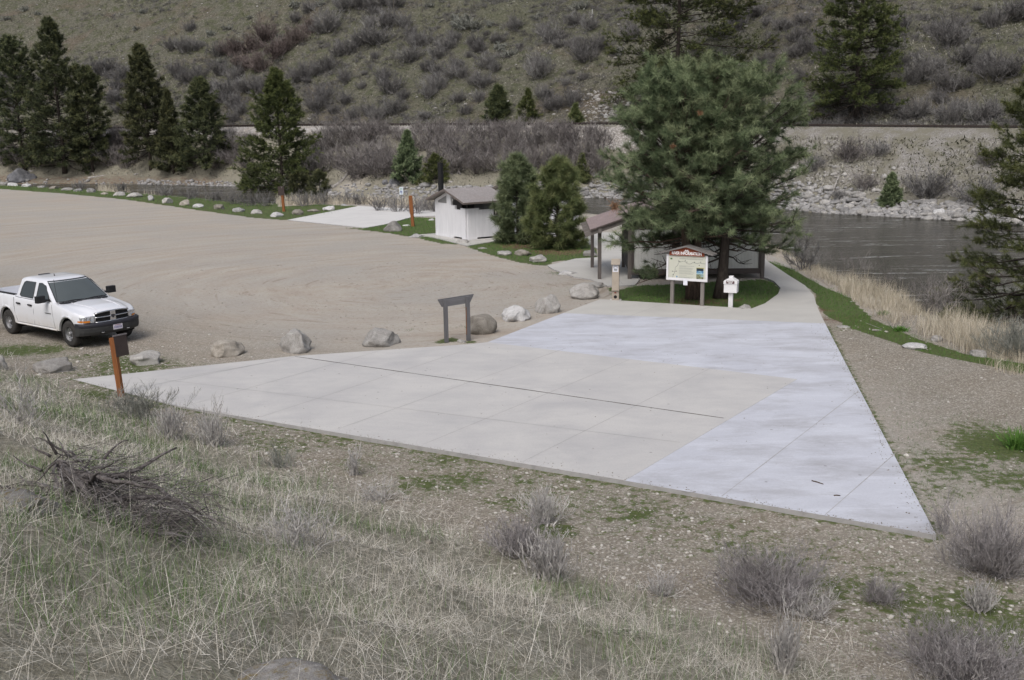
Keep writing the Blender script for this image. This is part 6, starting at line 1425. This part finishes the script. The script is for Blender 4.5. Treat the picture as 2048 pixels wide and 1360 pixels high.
for s in (-1, 1):
    for nm, wpoly in (('front_window', winF), ('rear_window', winR)):
        m = MB(); o_, i_ = side_pts(wpoly, s, .006), side_pts(wpoly, s, -.02); n = len(o_); m.add(o_ + i_, [tuple(range(n)), tuple(range(n, 2 * n))] + [(k, (k + 1) % n, n + (k + 1) % n, n + k) for k in range(n)]); wo = m.build(nm, M_GLASS, tk)
        m = MB(); e = side_pts(wpoly, s, .008); m.tube(e + e[:1], .010, 4, cap=False); m.build('window_seal', M_RUB, wo)
    # belt line, doors, handles
    def seam(pts, r=.007, mat=M_SEAM, nm='door_seam'): m = MB(); m.tube([(x, s * (side_y(x, z) + .001), z) for x, z in pts], r, 4); return m.build(nm, mat, tk)
    seam([(x, z) for x, z in ((-3.05, 1.27), (-3.06, 1.0), (-3.02, .80), (-2.95, .62), (-2.90, .47))], .010)
    seam([(-1.89, 1.27), (-1.90, .9), (-1.90, .50)]); seam([(-.83, 1.22), (-.80, .95), (-.74, .70), (-.72, .50)])
    seam([(x, .505) for x in np.linspace(-2.88, -.72, 8)], .006); seam([(x, ztop(x) - .012) for x in np.linspace(-3.0, -.95, 10)], .009, M_RUB, 'belt_trim')
    for hx in (-2.08, -2.82 + .05):
        m = MB(); m.box((hx, s * (side_y(hx, 1.10) + .022), 1.105), (.23, .035, .055)); m.build('door_handle', M_RUB, tk, bevel=.014)
    m = MB(); m.prism([(-1.02, 1.29), (-.88, 1.29), (-1.10, 1.45)], s * (cw(1.33) - .01), s * (cw(1.33) + .015), 'y'); m.box((-1.03, s * 1.02, 1.345), (.10, .20, .07))
    m.box((-1.05, s * 1.19, 1.40), (.15, .27, .215)); m.build('mirror', M_RUB, tk, bevel=.03, seg=3)
    m = MB(); m.box((-3.93, s * .905, 1.352), (1.74, .115, .028)); m.build('bed_rail_cap', M_RUB, tk, bevel=.008)
    for k in range(3): m = MB(); m.box((-3.92, s * .832, 1.0 + .09 * k), (1.68, .014, .03)); m.build('bed_rib', M_PAINT, tk, bevel=.006)
    # headlight: wraps round the corner between the wing and the grille
    def nosex(y, z): n_ = max(0, (.86 - .35) / .51); return .86 - .20 * (abs(y) / .9) ** 2.6
    hl = MB(); yy = np.linspace(.575, .905, 9); rows = []
    for k, y in enumerate(yy):
        zt_ = .985 - .05 * (k / 8) ** 2 ; zb_ = .775 + .02 * (k / 8); rows.append([(nosex(y, 0) + .012 - .02 * max(0, k - 6), s * y, zb_ + (zt_ - zb_) * j / 4) for j in range(5)])
    rows.append([(.50, s * .945, .80 + (.965 - .80) * j / 4) for j in range(5)]); rows.append([(.36, s * .965, .88 + (.93 - .88) * j / 4) for j in range(5)])
    hl.grid(rows); lamp = hl.build('headlight', M_LENS, tk, smooth=True, fix=False)
    m = MB(); rows = [[(nosex(y, 0) + .020 - .02 * max(0, k - 6), s * y, .785 + .006 * k * .2 + .055 * j) for j in range(2)] for k, y in enumerate(yy) if k >= 3] + [[(.52, s * .955, .805 + .045 * j) for j in range(2)]]; m.grid(rows); m.build('turn_signal', M_AMBER, lamp, fix=False)
    for (y, r) in ((.66, .055), (.775, .045)):
        m = MB(); m.lathe([(0, nosex(y, 0) + .010), (r, nosex(y, 0) + .022), (r * 1.15, nosex(y, 0) + .016)], (0, s * y, .90), 'x', 14); m.build('lamp_bowl', M_CHROME, lamp)
    m = MB(); m.tube([(-.62, s * .86, 1.235), (-.63, s * .865, 1.26), (-.70, s * .88, 2.0 if s < 0 else 1.27)], .006, 5); m.build('antenna' if s < 0 else 'cowl_clip', M_RUB, tk)
    # wheel arch liners and wheels
    for xc in (0.0, -WBASE):
        m = MB(); rows = [[(xc + (AR - .004) * math.cos(a), s * y, WC + (AR - .004) * math.sin(a)) for y in (.55, .93)] for a in np.linspace(-.25, PI + .25, 20)]; m.grid(rows); m.build('wheel_arch', M_UNDER, tk, smooth=True)
        w = MB(); c = (xc, s * .845, WC - .0)
        prof = [(.215, -.125), (.33, -.135), (.375, -.12), (.400, -.085), (.405, 0), (.400, .085), (.375, .12), (.33, .135), (.285, .128), (.225, .11)]
        w.lathe([(r, h * 1.0) for r, h in prof], c, 'y', 36); wh = w.build('wheel', M_TYRE, tk, smooth=True)
        r_ = MB(); q = s * 1.0
        r_.lathe([(.235, .118 * q), (.225, .118 * q), (.218, .085 * q), (.20, .05 * q), (.185, .055 * q), (.16, .085 * q), (.12, .075 * q), (.10, .055 * q), (.062, .055 * q), (.06, .11 * q), (.045, .125 * q), (0, .125 * q)], c, 'y', 32); rim_ = r_.build('rim', M_RIM, wh, smooth=True); rim_.modifiers.new('es', 'EDGE_SPLIT').split_angle = R_(35)
        d = MB()
        for k in range(8): a = k * PI / 4 + .2; d.lathe([(0, .0815 * q), (.023, .0815 * q)], (c[0] + .150 * math.cos(a), c[1], c[2] + .150 * math.sin(a)), 'y', 8)
        for k in range(5): a = k * 2 * PI / 5; d.lathe([(0, .062 * q), (.012, .062 * q)], (c[0] + .083 * math.cos(a), c[1], c[2] + .083 * math.sin(a)), 'y', 6)
        d.build('rim_holes', M_UNDER, rim_)
    seam([(x, .455) for x in np.linspace(-2.95, -.62, 8)], .03, M_PAINT, 'sill')
    # small model lettering bar on the front door
    m = MB()
    for k in range(7): x = -1.20 + .05 * k; m.box((x, s * (side_y(x, .93) + .004), .94), (.035, .006, .026))
    m.build('door_lettering', M_RUB, tk)
    m = MB(); m.box((-4.82, s * .965, 1.08), (.10, .05, .42)); m.build('tail_light', plain('red_lens', (.35, .02, .02), .2, .5), tk, bevel=.02)
un = MB(); un.box((-1.9, 0, .52), (5.2, 1.15, .30)); un.box((-1.78, 0, .60), (2.3, 1.80, .22)); un.build('underbody', M_UNDER, tk)
# grille with a crosshair of dull chrome
def gx(y, z): return .868 - .20 * (abs(y) / .9) ** 2.6 - .05 * (z - .78)
gr = MB(); yg = np.linspace(-.56, .56, 13); gr.grid([[(gx(y, z) + .004, y * (1 + .0 * z), z) for y in yg] for z in np.linspace(.775, 1.065, 5)]); gm = gr.build('grille', M_UNDER, tk, fix=False)
def zt_g(y): return 1.078 - .05 * (abs(y) / .56) ** 3
fr = MB()
fr.tube([(gx(y, .77) + .012, y, .772) for y in yg], .020, 6); fr.tube([(gx(y, 1.07) + .012, y, zt_g(y)) for y in yg], .022, 6)
for s in (-1, 1): fr.tube([(gx(.565, z) + .010, s * .565, z) for z in np.linspace(.765, 1.032, 4)], .026, 6)
fr.tube([(gx(y, .915) + .018, y, .918) for y in yg], .019, 6); fr.build('grille_surround', M_CHROME, gm, smooth=True)
cp = MB(); cp.prism([(-.095, .775), (.095, .775), (.085, 1.075), (-.085, 1.075)], .858, .888, 'x'); cp.build('grille_post', M_CHROME, gm, bevel=.008)
em = MB(); em.prism([(-.055, .955), (-.07, .925), (-.055, .895), (-.03, .915), (-.03, .87), (0, .845), (.03, .87), (.03, .915), (.055, .895), (.07, .925), (.055, .955), (.0, .965)], .889, .900, 'x'); em.build('emblem', plain('dark_emblem', (.06, .06, .07), .4, .5, .4), gm)
ls = MB()
for z in (.825, .865, .965, 1.01): ls.tube([(gx(y, z) + .006, y, z) for y in yg], .006, 4)
ls.build('grille_slats', M_RUB, gm)
# bumper: dark upper pad and dusty lower face
def bx(y): return .985 - .27 * (abs(y) / 1.0) ** 3.0
yb_ = np.linspace(-1.0, 1.0, 25)
def bsec(prof): return [[(bx(y) + dx - (.0 if abs(y) < .97 else .04), y * (1.0 - .0), z) for dx, z in prof] for y in yb_]
m = MB(); prof = [(-.26, .765), (-.10, .765), (-.015, .745), (.0, .715), (.0, .665), (-.012, .652), (-.26, .652)]; R1 = bsec(prof); m.grid(R1, close=False); m.add(R1[0], [tuple(range(7))]); m.add(R1[-1], [tuple(range(7))]); m.build('bumper_pad', M_BUMP, tk, smooth=False, bevel=0)
m = MB(); prof = [(-.26, .652), (-.02, .652), (-.012, .60), (-.02, .50), (-.06, .42), (-.14, .385), (-.30, .385)]; R1 = bsec(prof); m.grid(R1); m.add(R1[0], [tuple(range(7))]); m.add(R1[-1], [tuple(range(7))]); bp = m.build('bumper', M_BUMPL, tk)
for s in (-1, 1):
    m = MB(); m.box((bx(.42) - .020, s * .42, .475), (.05, .17, .045)); m.build('tow_slot', M_UNDER, bp, bevel=.015); m = MB(); m.tube([(bx(.42) + .0, s * .37, .473), (bx(.42) + .03, s * .42, .470), (bx(.42) + .0, s * .47, .473)], .012, 6); m.build('tow_hook', M_RIM, bp)
pt = MB().box((bx(.1) + .012, .06, .575), (.012, .31, .155)).build('licence_plate', plain('plate_white', (.62, .60, .66), .5, .3, var=.1, scale=30), bp, bevel=.003)
m = MB()
for k in range(6): m.box((bx(.1) + .0195, -.05 + .044 * k, .568), (.003, .026, .062))
m.build('plate_digits', plain('plate_print', (.22, .20, .36), .6), pt); m = MB(); m.box((bx(.1) + .0195, .06, .632), (.003, .2, .016)); m.build('plate_print', plain('plate_red', (.35, .15, .20), .6), pt)
# wipers, cowl, roof lamp, interior hints
m = MB(); m.grid([[(front_x(y, 1.27) + .03 + dx, y, z) for dx, z in ((.10, 1.243), (0.0, 1.262), (-.03, 1.275))] for y in np.linspace(-.80, .80, 15)]); m.build('cowl', M_RUB, tk, fix=False)
for y0, y1 in ((-.70, -.08), (.02, .66)): m = MB(); m.tube([(front_x(y0, 1.29) + .025, y0, 1.285), (front_x((y0 + y1) / 2, 1.31) + .03, (y0 + y1) / 2, 1.31), (front_x(y1, 1.30) + .03, y1, 1.30)], .012, 5); m.build('wiper', M_RUB, tk)
m = MB(); m.box((-2.85, 0, 1.90), (.10, .36, .03)); m.build('rear_roof_lamp', M_RUB, tk, bevel=.01); m = MB(); m.tube([(-2.05, -.1, 1.91), (-2.07, -.1, 1.99)], [.022, .008], 6); m.build('roof_antenna', M_RUB, tk)
m = MB(); m.add([(-2.985 - .002, y, z) for y, z in ((-.62, 1.40), (.62, 1.40), (.56, 1.78), (-.56, 1.78))], [(0, 1, 2, 3)]); m.build('back_window', M_GLASS, tk)
for s in (-1, 1): m = MB(); m.tube([(x, s * float(np.interp(x, [-.5, .72], [.50, .40])), float(np.interp(x, [-.59, .3, .70], [1.235, 1.185, 1.115])) + .018) for x in np.linspace(-.5, .66, 8)], .010, 5); m.build('hood_crease', M_PAINT, tk, smooth=True)
